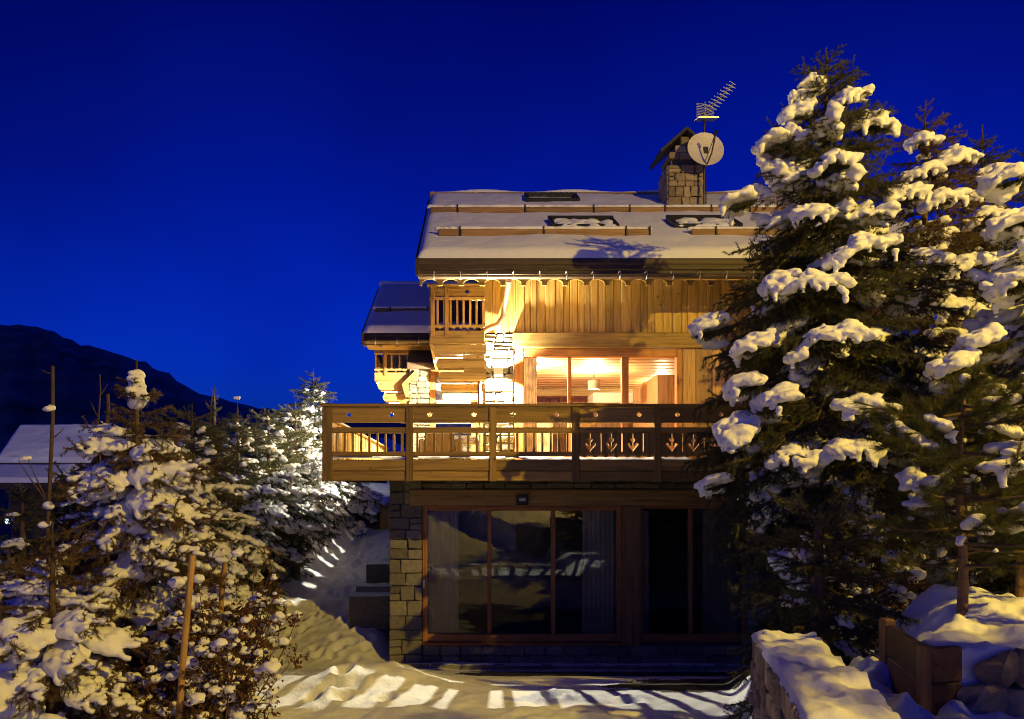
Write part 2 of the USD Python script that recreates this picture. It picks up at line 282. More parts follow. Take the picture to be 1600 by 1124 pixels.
# far hills
def hills():
    th = np.radians(np.linspace(-62, 62, 240)); pxs = PX + F * np.tan(th)
    top = np.interp(pxs, [-1500, -400, 0, 60, 130, 200, 260, 330, 420, 520, 700, 1100, 1700, 3000], [330, 440, 506, 513, 540, 556, 585, 622, 640, 652, 660, 650, 560, 420])
    vs, R = [], 420.0
    for k, rr in enumerate((0.42, 0.55, 0.7, 0.85, 1.0, 1.25)):
        Y = R * rr * np.ones_like(th); X = Y * np.tan(th)
        zt = (PY - top) / F * R; z = zt * (np.array([0, .22, .5, .78, 1.0, 0.8])[k]) - 3 * (1 - rr) + (6 if k < 4 else 3.2) * (np.array([meshkit.noise(np.array([a * 55, k * 3.1, 0])) for a in th]) - .5) * (k > 0) + 2.2 * rng.uniform(-.5, .5, len(th)) * (k in (3, 4))
        if k == 0: z = -12 + z * 0
        vs.append(np.c_[X, Y, z])
    n = len(th); f = []
    for k in range(5):
        for j in range(n - 1):
            a = k * n + j; f += [[a, a + 1, a + n + 1], [a, a + n + 1, a + n]]
    return np.vstack(vs), np.array(f)
part('hills', hills(), M['hill'], smooth=True); tag(stage.GetPrimAtPath('/World/hills'), 'dark wooded mountain slope under the night sky', kind='structure')

# ------------------------------------------------------------------ the chalet
YF, YT, YE, YR = 12.8, 11.0, 11.8, 16.7
S = lambda Y: F / Y
XL, XR = wx(757, YF), 7.6                   # upper storey's left corner and the far right end
DECK = 0.40
chalet = thing('chalet', 'large wood and stone chalet with snowy roof, long terrace and lit living room', 'house')

def stones(parent, name, o, u, n, w, h, rows, cols, mt, depth=0.05, seed=1):
    """Lays separate stones over a rectangle: o = lower left corner, u = along, n = outwards, z up."""
    r = random.Random(seed); o = np.array(o, float); u = np.array(u, float); n = np.array(n, float)
    Rm = np.stack([u, n, [0, 0, 1.0]], 1); z = 0.0
    while z < h - 0.02:
        rh = min(r.uniform(*rows), h - z)
        if h - z - rh < rows[0] * 0.6: rh = h - z
        x = 0.0
        while x < w - 0.01:
            cw = min(r.uniform(*cols), w - x)
            if w - x - cw < cols[0] * 0.6: cw = w - x
            split = r.random() < 0.25 and rh > 1.3 * rows[0]
            for (a, b) in (((z, z + rh * 0.52), (z + rh * 0.52, z + rh)) if split else ((z, z + rh),)):
                g = 0.007; m = bx(x + g, x + cw - g, -0.03, depth * r.uniform(0.45, 1.0), a + g, b - g, 0.014, 0.011)
                part(name, xf(m, Rm, o), mt, parent)
            x += cw
        z += rh
def boards_v(parent, name, x0, x1, y0, y1, z0, z1, w, mt, gap=0.006, proud=0.012, jw=0.25, seed=0):
    """Upright boards side by side along x."""
    r = random.Random(seed); x = x0
    while x < x1 - 1e-3:
        q = min(w * r.uniform(1 - jw, 1 + jw), x1 - x)
        if x1 - x - q < w * 0.5: q = x1 - x
        part(name, bx(x + gap / 2, x + q - gap / 2, y0 - r.uniform(0, proud), y1, z0, z1, 0.008), mt, parent); x += q
def boards_h(parent, name, x0, x1, y0, y1, z0, z1, w, mt, gap=0.006, proud=0.008):
    z = z0; k = max(1, round((z1 - z0) / w)); q = (z1 - z0) / k
    for i in range(k): part(name, bx(x0, x1, y0 - random.uniform(0, proud), y1, z0 + i * q + gap / 2, z0 + (i + 1) * q - gap / 2, 0.008), mt, parent)

# --- lower storey
XB = wx(608, YF); Z0 = -3.1
low = group_part('lower_storey', chalet)
zb1, zb0 = wz(765, YF), wz(790, YF)                        # wooden beam above the lower windows
wl, wm0, wm1, wr = wx(660, YF), wx(972, YF), wx(1000, YF), wx(1165, YF)
sill = wz(1003, YF)
parts('wall_core', [bx(XB + .05, wl, YF + .04, YF + .45, Z0, .3), bx(wr, XR, YF + .04, YF + .45, Z0, .3), bx(wl, wr, YF + .04, YF + .45, zb1 + .003, .3), bx(wl, wr, YF + .04, YF + .45, Z0, sill), bx(XB + .05, XB + .4, YF + .452, 20, Z0, .3)], M['mortar'], low)
stones(low, 'stone', (XB, YF, Z0), (1, 0, 0), (0, -1, 0), wl - XB - .004, .26 - Z0, (.16, .27), (.17, .36), M['stone'], seed=3)
stones(low, 'stone', (wl, YF, Z0), (1, 0, 0), (0, -1, 0), wr - wl, sill - Z0 - .06, (.16, .2), (.3, .5), M['stone'], seed=4)
stones(low, 'stone', (wr, YF, Z0), (1, 0, 0), (0, -1, 0), 1.2, zb0 - Z0, (.18, .3), (.25, .45), M['stone'], seed=5)
stones(low, 'stone', (XB + .05, YF + 2.6, Z0), (0, -1, 0), (-1, 0, 0), 2.55, 3.3, (.2, .3), (.3, .5), M['stone'], seed=6)
part('lintel', bx(wx(640, YF), wr + .8, YF - .07, YF + .1, zb0, zb1, .012), M['beam'], low)
stones(low, 'stone', (wl - .003, YF, zb1 + .01), (1, 0, 0), (0, -1, 0), wr - wl + .8, .22, (.1, .12), (.25, .5), M['stone'], seed=8)
parts('spotlight_box', [bx(wx(806, YF), wx(824, YF), YF - .17, YF - .075, wz(789, YF), wz(773, YF), .01)], M['iron'], low)
part('spotlight_glass', bx(wx(810, YF), wx(820, YF), YF - .176, YF - .171, wz(783, YF), wz(778, YF), .001), M['white'], low)

def window(parent, x0, x1, z0, z1, muls, y, mt_glass, fr=.09, dep=.12, mw=.07, rail=.13):
    w = group_part('window', parent)
    parts('frame', [bx(x0, x0 + fr, y - .02, y + dep, z0, z1, .01), bx(x1 - fr, x1, y - .02, y + dep, z0, z1, .01)], M['frame'], w)
    parts('frame_rail', [bx(x0 + fr + .001, x1 - fr - .001, y - .018, y + dep, z1 - fr, z1, .01), bx(x0 + fr + .001, x1 - fr - .001, y - .018, y + dep, z0, z0 + rail, .01)], M['framex'], w)
    for m in muls: part('mullion', bx(m - mw / 2, m + mw / 2, y - .005, y + dep - .02, z0 + rail + .001, z1 - fr - .001, .01), M['frame'], w)
    ed = [x0 + fr] + list(muls) + [x1 - fr]
    for k, (a, b) in enumerate(zip(ed[:-1], ed[1:])):
        g = mw / 2 if k else 0; h = mw / 2 if k < len(ed) - 2 else 0
        v = np.array([[a + g, y + .05 , z0 + rail], [b - h, y + .05, z0 + rail], [b - h, y + .05, z1 - fr], [a + g, y + .05, z1 - fr]])
        part('pane', (v, np.array([[0, 1, 2], [0, 2, 3]])), mt_glass, w)
    return w
w1 = window(low, wl, wm0, sill, zb0 - .004, [wx(765, YF), wx(865, YF)], YF + .02, M['glass'])
part('handle', bx(wx(661, YF) , wx(664, YF), YF - .05, YF - .01, wz(918, YF), wz(905, YF), .004), M['steel'], w1)
window(low, wm1, wr, sill, zb0 - .004, [wx(1080, YF)], YF + .02, M['glass'], fr=.05)
part('post', bx(wm0 + .002, wm1 - .002, YF - .09, YF + .2, sill - .06, zb0 - .004, .012), M['post'], low)
part('sill', bx(wl, wm0, YF - .08, YF + .02, sill - .055, sill - .004, .012), M['framex'], low)
# lower room: dark, with pale curtains
parts('lower_room', [bx(wl, wr + .6, 16.4, 16.5, Z0, .2), bx(wl - .3, wl - .2, YF + .46, 16.4, Z0, .2), bx(wr + .6, wr + .7, YF + .46, 16.4, Z0, .2), bx(wl - .2, wr + .6, YF + .46, 16.4, sill - .1, sill - .05), bx(wl - .2, wr + .6, YF + .46, 16.4, .1, .2)], M['room'], low)
def curtain(name, x0, x1, y, z0, z1, folds, amp, mt, label, ctg='curtain', grp=None):
    xs = np.linspace(x0, x1, folds * 8 + 1); zs = np.linspace(z0, z1, 9)
    X, Zg = np.meshgrid(xs, zs, indexing='ij'); Y = y + amp * np.sin((X - x0) / (x1 - x0) * folds * 2 * PI + .6 * np.sin(Zg * 1.3)) * (1 - .25 * (Zg - z0) / (z1 - z0))
    n, m = X.shape; i, j = np.meshgrid(np.arange(n - 1), np.arange(m - 1), indexing='ij'); a = (i * m + j).ravel()
    o = part(name, (np.c_[X.ravel(), Y.ravel(), Zg.ravel()], np.vstack([np.c_[a, a + m, a + m + 1], np.c_[a, a + m + 1, a + 1]])), mt, smooth=True); tag(o, label, ctg, grp)
curtain('curtain', wl + .1, wl + .62, YF + .2, sill + .1, zb0 - .1, 7, .035, M['curtain'], 'pale curtain at the left end of the dark lower window')
curtain('curtain', wm0 - .66, wm0 - .1, YF + .2, sill + .1, zb0 - .1, 7, .035, M['curtain'], 'pale curtain beside the thick wooden post, on its left')
curtain('curtain', wm1 + .06, wm1 + .2, YF + .2, sill + .1, zb0 - .1, 3, .03, M['curtain'], 'narrow pale curtain just right of the thick wooden post')
curtain('curtain', wx(1103, YF) , wr - .06, YF + .2, sill + .1, zb0 - .1, 6, .035, M['curtain'], 'pale curtain at the right end of the lower windows, near the spruce')

# --- terrace
ter = group_part('terrace', chalet)
TX0 = wx(505, YT)
zrt, zrb = wz(634, YT), wz(661, YT)
fz1, fz0 = wz(718, YT), wz(752, YT)
for k in range(12):
    y0 = YT + .08 + k * .15
    if y0 + .15 > YF - .1 : break
    part('deck_board', bx(TX0 + .05, XR, y0, y0 + .144, DECK - .05, DECK, .006), M['fascia'], ter)
parts('deck_slab', [bx(TX0 + .05, XB + .05, YF - .1, 20, DECK - .06, DECK - .01), bx(XB + .051, XL, YF - .1, 20, .301, DECK - .01), bx(XL, XR, YF - .1, 20, .301, DECK - .012)], M['fascia'], ter)
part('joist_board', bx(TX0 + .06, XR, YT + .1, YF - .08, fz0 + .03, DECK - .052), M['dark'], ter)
for k, (a, b) in enumerate(((fz0, (fz0 + fz1) / 2 - .012), ((fz0 + fz1) / 2 - .012, fz1))):
    posts = [505, 640, 770, 899, 1027, 1155, 1283, 1411, 1539]
    for p, q in zip(posts[:-1], posts[1:]):
        part('fascia_board', bx(wx(p, YT) - .003 + (.0), wx(q, YT) - .002, YT - .02 + .012 * (k == 0), YT + .05, a + .004, b - .002, .008), M['fascia'], ter)
ter_snow = []
xs = np.linspace(TX0 + .1, 3.4, 240)
ter_snow_mesh = grid_mesh(xs, np.linspace(YT - .01, YT + .5, 10), lambda X, Y: DECK + .03 + .05 * sm(0, .4, 1.2 - X) * .6 + .05 * noise2(X, Y, 4, 3, 3) + .006 - .06 * sm(YT + .05, YT - .02, Y))
part('deck_snow', ter_snow_mesh, M['snow'], ter, smooth=True)
def tulip(cx, cz, s):
    """Small tulip flower outline."""
    p = [(-.5, .25), (-.42, -.25), (-.2, -.5), (.2, -.5), (.42, -.25), (.5, .25), (.22, .08), (0, .55), (-.22, .08)]
    return Polygon([(cx + x * s, cz + y * s) for x, y in p])
def heart_tulip(cx, z0, z1, w):
    """Slit with flower and curled leaves, as cut in the railing boards."""
    h = z1 - z0; slit = sbox(cx - .0095, z0, cx + .0095, z1)
    fl = tulip(cx, z0 + h * .66, .075)
    out = [slit, fl]
    for s in (-1, 1):
        leaf = Polygon([(cx, z0 + .02 * h), (cx + s * .02, z0 + .1 * h), (cx + s * .055, z0 + .25 * h), (cx + s * .075, z0 + .36 * h), (cx + s * .05, z0 + .385 * h), (cx + s * .035, z0 + .30 * h), (cx, z0 + .27 * h)]).buffer(.003)
        out += [leaf, Point(cx + s * .064, z0 + .385 * h).buffer(.021)]
    return unary_union(out)
mz1, mz0, bz1, bz0 = wz(668, YT), wz(677, YT), wz(706, YT), wz(713, YT)
posts = [512, 640, 770, 899, 1027, 1155, 1283, 1411, 1539]
hw = [8, 5.5, 5.5, 6, 5.5, 5.5, 5.5, 5.5, 5.5]
for p, h in zip(posts, hw):
    part('post', bx(wx(p - h, YT), wx(p + h, YT), YT - .045, YT + .06, fz0 - .006, zrt - .022, .008), M['railv'], ter)
part('handrail', bx(TX0 - .04, XR, YT - .07, YT + .1, zrt - .02, zrt + .02, .01), M['rail'], ter)
part('handrail_snow', grid_mesh(np.linspace(TX0 - .02, 2.0, 160), np.linspace(YT - .05, YT + .08, 5), lambda X, Y: zrt + .0225 + np.clip(.03 * noise2(X, Y, 3, 7, 3) + .004, -.004, .02)), M['snow'], ter, smooth=True)
for i in range(len(posts) - 1):
    a, b = wx(posts[i] + hw[i], YT), wx(posts[i + 1] - hw[i + 1], YT)
    bd = sbox(a + .002, zrb, b - .002, zrt - .024)
    for q in (.22, .80): bd = bd.difference(tulip(a + (b - a) * q, (zrb + zrt) / 2 + .0, .075))
    part('tulip_board', ext_xz(bd, YT - .012, YT + .016), M['rail'], ter)
    part('mid_rail', bx(a, b, YT - .03, YT + .03, mz0, mz1, .008), M['rail'], ter)
    part('bottom_rail', bx(a, b, YT - .03 + (.035 if i > 2 else 0), YT + .03 + (.02 if i > 2 else 0), bz0, bz1, .008), M['rail'], ter)
    if i < 3:
        n = 9
        for k in range(n):
            x = a + (b - a) * (k + .5) / n + .0
            part('baluster', bx(x - .017, x + .017, YT - .018, YT + .018, bz1 + .001, mz0 - .001, .005), M['railv'], ter)
    else:
        z1, z0 = mz0 - .004, wz(717, YT); n = 7; st = (b - a) / (n + .0)
        cuts = [heart_tulip(a + st * k, bz1 + .005, z1 - .0, st) if k % 2 else sbox(a + st * k - .009, bz1, a + st * k + .009, z1) for k in range(1, n + 0)]
        cuts = unary_union(cuts)
        for k in range(n):
            xa, xb = a + st * k, a + st * (k + 1)
            bdp = sbox(xa + .002, z0 + .055, xb - .002, z1 + .02).union(Point((xa + xb) / 2, z0 + .055).buffer(st * .24)).difference(cuts).difference(unary_union([sbox(q - .012, z0, q + .012, z0 + .10) for q in (xa, xb)]))
            bdp = bdp.difference(unary_union([affinity.scale(Point(q, z0 + .055).buffer(st * .33), 1, .55) for q in (xa + st * .0, xb)]))
            part('cut_board', ext_xz(bdp, YT - .015, YT + .012), M['railv'], ter)
# side parapet on the left, boards one by one
y = YT + .12; k = 0
while y < 19.9:
    part('parapet_board', bx(TX0 + .05 , TX0 + .085 + .012 * (k % 2), y + .004, y + .19, DECK + .03, .985, .008), M['clad'], ter); y += .24; k += 1
parts('parapet_rail', [bx(TX0 + .02, TX0 + .14, YT + .11, 19.95, .987, 1.03, .01)], M['side'], ter)
part('side_fascia', bx(TX0 + .02, TX0 + .06, YT + .06, 20, fz0, DECK - .001, .01), M['side'], ter)

# --- upper storey front
up = group_part('upper_storey', chalet)
zbm0, zbm1 = wz(545, YF), wz(521, YF)
ztop = 4.25
xp1 = wx(803, YF)
boards_v(up, 'plank', XL, XR, YF - .02, YF + .03, zbm1 + .002, ztop, .135, M['clad'], seed=11)
part('cross_beam', bx(xp1 - .02 - .0, XR, YF - .09, YF + .06, zbm0, zbm1, .015), M['beam'], up)
parts('wall_core', [bx(XL + .03, XR, YF + .035, YF + .25, zbm1 + .06, ztop), bx(XL + .04, xp1 - .003, YF + .045, YF + .25, .3, zbm1 + .05)], M['mortar'], up)
stones(up, 'stone', (XL, YF, DECK - .1), (1, 0, 0), (0, -1, 0), xp1 - XL - .004, zbm1 - DECK + .1 - .004, (.10, .17), (.12, .30), M['stone'], seed=21)
# left gable wall of the main block (faces left)
yy = YF + .1; kk = 0
sl = (6.50 - 3.63) / (YR - YE)
while yy < 20.6:
    zt = 3.63 + sl * (min(yy, 2 * YR - yy) - YE) - .12
    if yy > YF + .04: part('gable_plank', bx(XL, XL + .03, yy + .003, yy + .237, (2.4 if yy > 16.1 else .4), zt, .006), M['clad'], up)
    yy += .24
parts('wall_core', [bx(XL + .035, XL + .2, YF + .26, 20.6, .3, 4.1)], M['mortar'], up)
# window front
xw0, xw1 = xp1 + .01, wx(1066, YF)
def upper_window():
    z1 = zbm0 - .004; z0 = DECK
    w = group_part('window', up)
    parts('frame', [bx(xw0, xw0 + .16, YF - .03, YF + .12, z0, z1, .012), bx(xw1 - .10, xw1, YF - .03, YF + .12, z0, z1, .012)], M['frame'], w)
    parts('frame_rail', [bx(xw0 + .161, xw1 - .101, YF - .028, YF + .12, z1 - .14, z1, .012), bx(xw0 + .161, xw1 - .101, YF - .028, YF + .12, z0, z0 + .14, .012)], M['framex'], w)
    for m, mw in ((wx(890, YF), .06), (wx(977, YF), .12)): part('mullion', bx(m - mw / 2, m + mw / 2, YF - .01, YF + .1, z0 + .141, z1 - .141, .01), M['frame'], w)
    v = np.array([[xw0 + .16, YF + .05, z0 + .14], [xw1 - .1, YF + .05, z0 + .14], [xw1 - .1, YF + .05, z1 - .14], [xw0 + .16, YF + .05, z1 - .14]])
    part('pane', (v, np.array([[0, 1, 2], [0, 2, 3]])), M['glassin'], w)
upper_window()
part('lintel_board', bx(xw0, XR, YF - .05, YF + .03, zbm0 - .075, zbm0 - .003, .008), M['framex'], up) if False else None
boards_v(up, 'panel_board', xw1 + .003, XR, YF - .01, YF + .06, DECK, zbm0 - .003, .26, M['inwall'], seed=13)
# living room
lr = group_part('living_room', chalet)
yb = 19.6; zc = 2.42
y = YF + .26; k = 0
while y < yb:
    part('ceiling_plank', bx(XL + .25, XR - .1, y, y + .176, zc + .006 * (k % 2), zc + .05, .006), M['ceil'], lr); y += .18; k += 1
for k in range(24):
    x = XL + .25 + k * .28
    part('wall_plank', bx(x, x + .274, yb, yb + .04, DECK, zc, .006), M['inwall'], lr)
parts('side_wall', [bx(XL + .2, XL + .24, YF + .26, yb, DECK, zc), bx(XR - .1, XR - .06, YF + .26, yb, DECK, zc)], M['inwall'], lr)
parts('cross_beam', [bx(XL + .25, XR - .1, 18.2, 18.45, zc - .2, zc - .002, .015), bx(XL + .25, XR - .1, yb - .03, yb - .002, zc - .32, zc - .22)], M['beam'], lr)
part('floor', bx(XL + .25, XR - .1, YF + .13, yb, DECK - .008, DECK + .0), M['ceil'], lr)
part('slanted_brace', xf(bx(-1.1, 1.1, -.06, .06, -.09, .09, .01), roty(-.45), (3.9, 18.0, 1.9)), M['beam'], lr)
part('partition', bx(4.0, 4.55, 15.1, 17.2, DECK, 2.28, .02), M['inwall'], lr)
part('bulkhead', bx(3.1, 6.2, 17.3, 18.1, 1.95, 2.2, .02), M['white'], lr)
curtain('curtain', xw0 + .17, xw0 + .42, YF + .3, DECK + .03, zbm0 - .1, 5, .035, M['tan'], 'brown curtain gathered at the left side of the lit living room window')
curtain('curtain', xw0 + .43, xw0 + .72, YF + .45, DECK + .03, 1.25, 4, .03, M['pale'], 'short pale drape behind the railing, right of the brown curtain')
s = thing('sofa', 'dark brown sofa behind the railing, inside the lit living room', 'sofa')
part('seat', bx(1.75, 3.0, 14.35, 15.2, DECK + .002, .82, .05), M['sofa'], s); part('backrest', bx(1.75, 3.0, 14.15, 14.345, DECK + .002, 1.12, .05), M['sofa'], s)
part('armrest', bx(1.62, 1.745, 14.15, 15.2, DECK + .002, .98, .04), M['sofa'], s); part('armrest', bx(3.005, 3.13, 14.15, 15.2, DECK + .002, .98, .04), M['sofa'], s)
cab = thing('sideboard', 'low pale sideboard standing against the back wall of the living room', 'sideboard')
part('body', bx(1.4, 3.4, yb - .5, yb - .02, DECK + .1, 1.05, .01), M['ceil'], cab)
for q in (1.45, 3.3): part('leg', bx(q, q + .05, yb - .45, yb - .4, DECK + .001, DECK + .099, .005), M['iron'], cab)
for q in range(4): part('door', bx(1.42 + q * .49, 1.42 + q * .49 + .48, yb - .52, yb - .502, DECK + .13, 1.02, .005), M['inwall'], cab)

pl = thing('pendant_lamp', 'cylindrical pendant lamp hanging in the middle of the living room window', 'lamp')
px_, py_ = wx(928, 15.4), 15.4
part('cord', tube([(px_, py_, 2.30), (px_, py_, zc - .01)], .008, 6), M['iron'], pl)
def ring_shade(c, r, z0, z1, n=28, t=.004):
    th = np.arange(n) / n * 2 * PI; v = []
    for rr, z in ((r, z0), (r, z1), (r - t, z1), (r - t, z0)): v.append(np.c_[c[0] + rr * np.cos(th), c[1] + rr * np.sin(th), np.full(n, z)])
    f = []
    for k in range(4):
        for j in range(n):
            a, b = k * n + j, k * n + (j + 1) % n; c2, d2 = ((k + 1) % 4) * n + j, ((k + 1) % 4) * n + (j + 1) % n
            f += [[a, b, d2], [a, d2, c2]]
    return np.vstack(v), np.array(f)
part('shade', ring_shade((px_, py_), .125, 2.02, 2.20), M['shade'], pl, smooth=40)
part('bulb', ico((px_, py_, 2.06), .05, 2), M['glow'], pl, smooth=True)
part('bulb_holder', tube([(px_, py_, 2.115), (px_, py_, 2.31)], .018, 10), M['iron'], pl)
sphere_light('/World/pendant_lamp/light', (px_, py_, 2.18), .02, PEND_I, WARM)
gl = thing('globe_lamp', 'round glowing ceiling lamp near the brown curtain in the living room', 'lamp')
gx, gy = wx(836, 14.6), 14.6
part('globe', ico((gx, gy, zc - .09), .06, 2), M['glow'], gl, smooth=True); part('base', tube([(gx, gy, zc - .035), (gx, gy, zc - .001)], .06, 16), M['steel'], gl)
sphere_light('/World/globe_lamp/light', (gx, gy, zc - .22), .03, PEND_I, WARM)
gl = thing('ceiling_spot', 'small bright spot lamp on the living room ceiling above the pale bulkhead', 'lamp')
gx, gy = wx(1035, 16.8), 16.8
part('housing', tube([(gx, gy, zc - .06), (gx, gy, zc - .001)], .05, 14), M['steel'], gl); part('lens', ico((gx, gy, zc - .065), (.035, .035, .02), 2), M['glow'], gl, smooth=True)
sphere_light('/World/ceiling_spot/light', (gx, gy, zc - .13), .03, PEND_I * .4, WARM)

# --- roof
roof = group_part('roof', chalet)
VX = wx(652, YE)                              # left verge
TH = .13
ZE, ZR = 3.63 + TH, 6.50 + TH
def roof_z(Y): return ZE + sl * (Y - YE)
def slope_slab(x0, x1, ya, za, yb_, zb, th):
    """Roof slab whose top runs from (ya, za) at the eave to (yb, zb) at the ridge."""
    v = np.array([[x, y, z - d] for x in (x0, x1) for (y, z) in ((ya, za), (yb_, zb)) for d in (0, th)])
    h = trimesh.convex.convex_hull(v); return np.array(h.vertices), np.array(h.faces)
def snow_sheet(x0, x1, ya, za, yb_, zb, th, seed, amp=.11, nx=170, ny=70):
    xs = np.linspace(0, 1, nx); ys = np.linspace(0, 1, ny)
    def fn(X, Y):
        e = np.minimum(np.minimum(X, 1 - X) * abs(x1 - x0), np.minimum(Y, 1 - Y) * 5.0)
        return th * np.sqrt(np.clip(e / .14, 0, 1)) + amp * noise2(X * (x1 - x0), Y * 5, .9, seed) * np.clip(e / .2, 0, 1) + .05 * noise2(X * (x1 - x0), Y * 5, 3.4, seed + 1, 4) * np.clip(e / .2, 0, 1)
    v, f = grid_mesh(xs, ys, fn); t = v[:, 2]; n = np.array([0, -(zb - za), (yb_ - ya)]); n = n / np.linalg.norm(n) * (1 if yb_ > ya else -1)
    base = np.c_[x0 + v[:, 0] * (x1 - x0), ya + v[:, 1] * (yb_ - ya), za + v[:, 1] * (zb - za)]
    if yb_ < ya: f = f[:, ::-1]
    return base + t[:, None] * n, f
part('roof_deck', slope_slab(VX + .03, XR + .8, YE + .02, ZE - TH, YR, ZR - TH, .1), M['dark'], roof)
part('roof_deck', slope_slab(VX + .03, XR + .8, 2 * YR - YE, ZE - TH, YR, ZR - TH, .1), M['dark'], roof)
part('snow', snow_sheet(VX, XR + .8, YE + .03, ZE - TH + .02, YR, ZR - TH, TH, 31), M['snow'], roof, smooth=True)
part('snow', snow_sheet(VX, XR + .8, 2 * YR - YE, ZE - TH, YR, ZR - TH, TH, 33, nx=60, ny=20), M['snow'], roof, smooth=True)
part('ridge_snow', xf(tube([(x, YR, ZR - .04 + .03 * math.sin(x * 3.1)) for x in np.linspace(VX, XR + .8, 60)], .09, 8), t=(0, 0, 0)), M['snow'], roof, smooth=True)
for x in np.arange(VX, XR, 1.05): part('ridge_board', bx(x + .004, x + 1.04, YR - .13, YR - .09, ZR - .16, ZR - .035, .01), M['log'], roof)
part('verge_board', slope_slab(VX - .035, VX + .028, YE - .02, ZE - TH - .004, YR, ZR - TH - .004, .24), M['dark'], roof, label='dark sloping verge board at the left roof edge')
zg = wz(430, YE - .1)
for k in range(3):
    part('fascia_board', bx(VX - .03, XR + .8, YE + .025 * k, YE + .05 + .025 * k, ZE - TH - .002 - .08 * (k + 1), ZE - TH - .002 - .08 * k - .004, .006), M['dark'], roof)
def gutter(parent, x0, x1, y, z, r=.06, step=.42):
    th = np.linspace(PI, 2 * PI, 9); v = []; f = []
    for rr in (r, r - .008):
        for x in (x0, x1): v.append(np.c_[np.full(9, x), y + rr * np.cos(th), z + rr * np.sin(th)])
    v = np.vstack(v)
    for j in range(8):
        f += [[j, j + 1, j + 10], [j, j + 10, j + 9], [18 + j, 28 + j, 19 + j], [18 + j, 27 + j, 28 + j]]
    for (a, b) in ((0, 18), (8, 26)): f += [[a, a + 9, b + 9], [a, b + 9, b]]
    part('gutter', (v, np.array(f)), M['gutter'], parent, smooth=30)
    part('gutter_bead', tube([(x0, y - r, z), (x1, y - r, z)], .012, 8), M['gutter'], parent, smooth=40)
    for x in np.arange(x0 + .25, x1, step): part('gutter_bracket', tube([(x, y + .12, z + .05), (x, y + .02, z + .07), (x, y - r, z + .035)] + [(x, y + (r + .006) * math.cos(t), z + (r + .006) * math.sin(t)) for t in np.linspace(PI, 1.6 * PI, 5)], .008, 5), M['steel'], parent)
gutter(roof, VX + .02, XR, YE - .09, zg)
def scallop(x0, x1, z0, z1, st):
    b = sbox(x0, z0, x1, z1); n = int((x1 - x0) / st)
    cut = [affinity.scale(Point(x0 + st * (k + .5), z0).buffer(st * .40), 1, .62) for k in range(n + 1)]
    tips = [Point(x0 + st * k + st * o, z0).buffer(.022) for k in range(n + 1) for o in (.06, -.06)]
    return b.difference(unary_union(cut)).union(unary_union(tips).intersection(sbox(x0, z0 - .1, x1, z1)))
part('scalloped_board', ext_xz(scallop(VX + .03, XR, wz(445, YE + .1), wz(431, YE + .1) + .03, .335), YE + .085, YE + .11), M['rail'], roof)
y = YE + .12
while y < YF - .05:
    part('soffit_board', bx(VX + .05, XR, y, y + .115, roof_z(y) - TH - .14 - .02, roof_z(y) - TH - .13 + .0, .005), M['fascia'], roof); y += .12
for x in np.arange(VX + .35, XR, .9): part('rafter', xf(bx(-.05, .05, -.75, .75, -.07, .07, .008), rotx(math.atan(sl)), (x, YE + .86, roof_z(YE + .86) - TH - .2)), M['fascia'], roof)
# snow guards
def guard(y, spans, parent, rz=roof_z, th=.0, h=.15):
    g = group_part('snow_guard', parent)
    for (a, b) in spans:
        z = rz(y) - .02
        part('log', bx(a + .006, b - .006, y - .07, y + .05, z - .06, z + h - .03, .02), M['log'], g)
        xs = np.linspace(a - .0, b + .0, max(4, int((b - a) / .08)))
        part('log_snow', blobs(np.c_[xs, np.full(len(xs), y + .0), np.full(len(xs), z + h - .015)], np.full(len(xs), .062) * rng.uniform(.9, 1.15, len(xs)), .03, flat=.6), M['snow'], g, smooth=True)
        part('bracket', bx(b - .012, b + .012, y - .09, y + .08, z - .1, z + h + .01, .004), M['iron'], g)
def spans(y, pts): return [(wx(a, y), wx(b, y)) for a, b in zip(pts[:-1], pts[1:])]
guard(14.6, spans(14.6, [672, 715, 820, 927, 983, 1038, 1110, 1170, 1290]), roof)
guard(12.78, spans(12.78, [684, 719, 849, 977, 1014]), roof); guard(12.78, spans(12.78, [1078, 1117, 1185, 1300]), roof)
# skylights
def skylight(px0, px1, ya, yb_, mt, lift=.13, snow=True):
    s = group_part('skylight', roof); x0, x1 = wx(px0, (ya + yb_) / 2), wx(px1, (ya + yb_) / 2)
    cy = (ya + yb_) / 2; R = rotx(math.atan(sl)); L = (yb_ - ya) / math.cos(math.atan(sl)) / 2; w = (x1 - x0) / 2; c = ((x0 + x1) / 2, cy, roof_z(cy) + .0)
    parts('frame', [xf(bx(-w, w, L - .08, L, -.1, lift, .01), R, c), xf(bx(-w, -w + .07, -L, L - .081, -.1, lift - .01, .01), R, c), xf(bx(w - .07, w, -L, L - .081, -.1, lift - .02, .01), R, c), xf(bx(-w + .071, w - .071, -L, -L + .06, -.1, lift - .03, .01), R, c)], M['iron'], s)
    part('pane', xf(bx(-w + .07, w - .07, -L + .06, L - .08, .01, .03, .003), R, c), mt, s)
    if snow:
        p = [(rng.uniform(-w + .1, w - .1), rng.uniform(-L, L * .45), lift - .06) for _ in range(60)]
        part('snow', xf(blobs(p, rng.uniform(.05, .09, 60), .03, flat=.45), R, c), M['snow'], s, smooth=True)
skylight(820, 903, 15.55, 16.05, M['blind'], snow=False)
skylight(858, 962, 13.15, 13.75, M['slate']); skylight(1046, 1150, 13.2, 13.8, M['slate'])

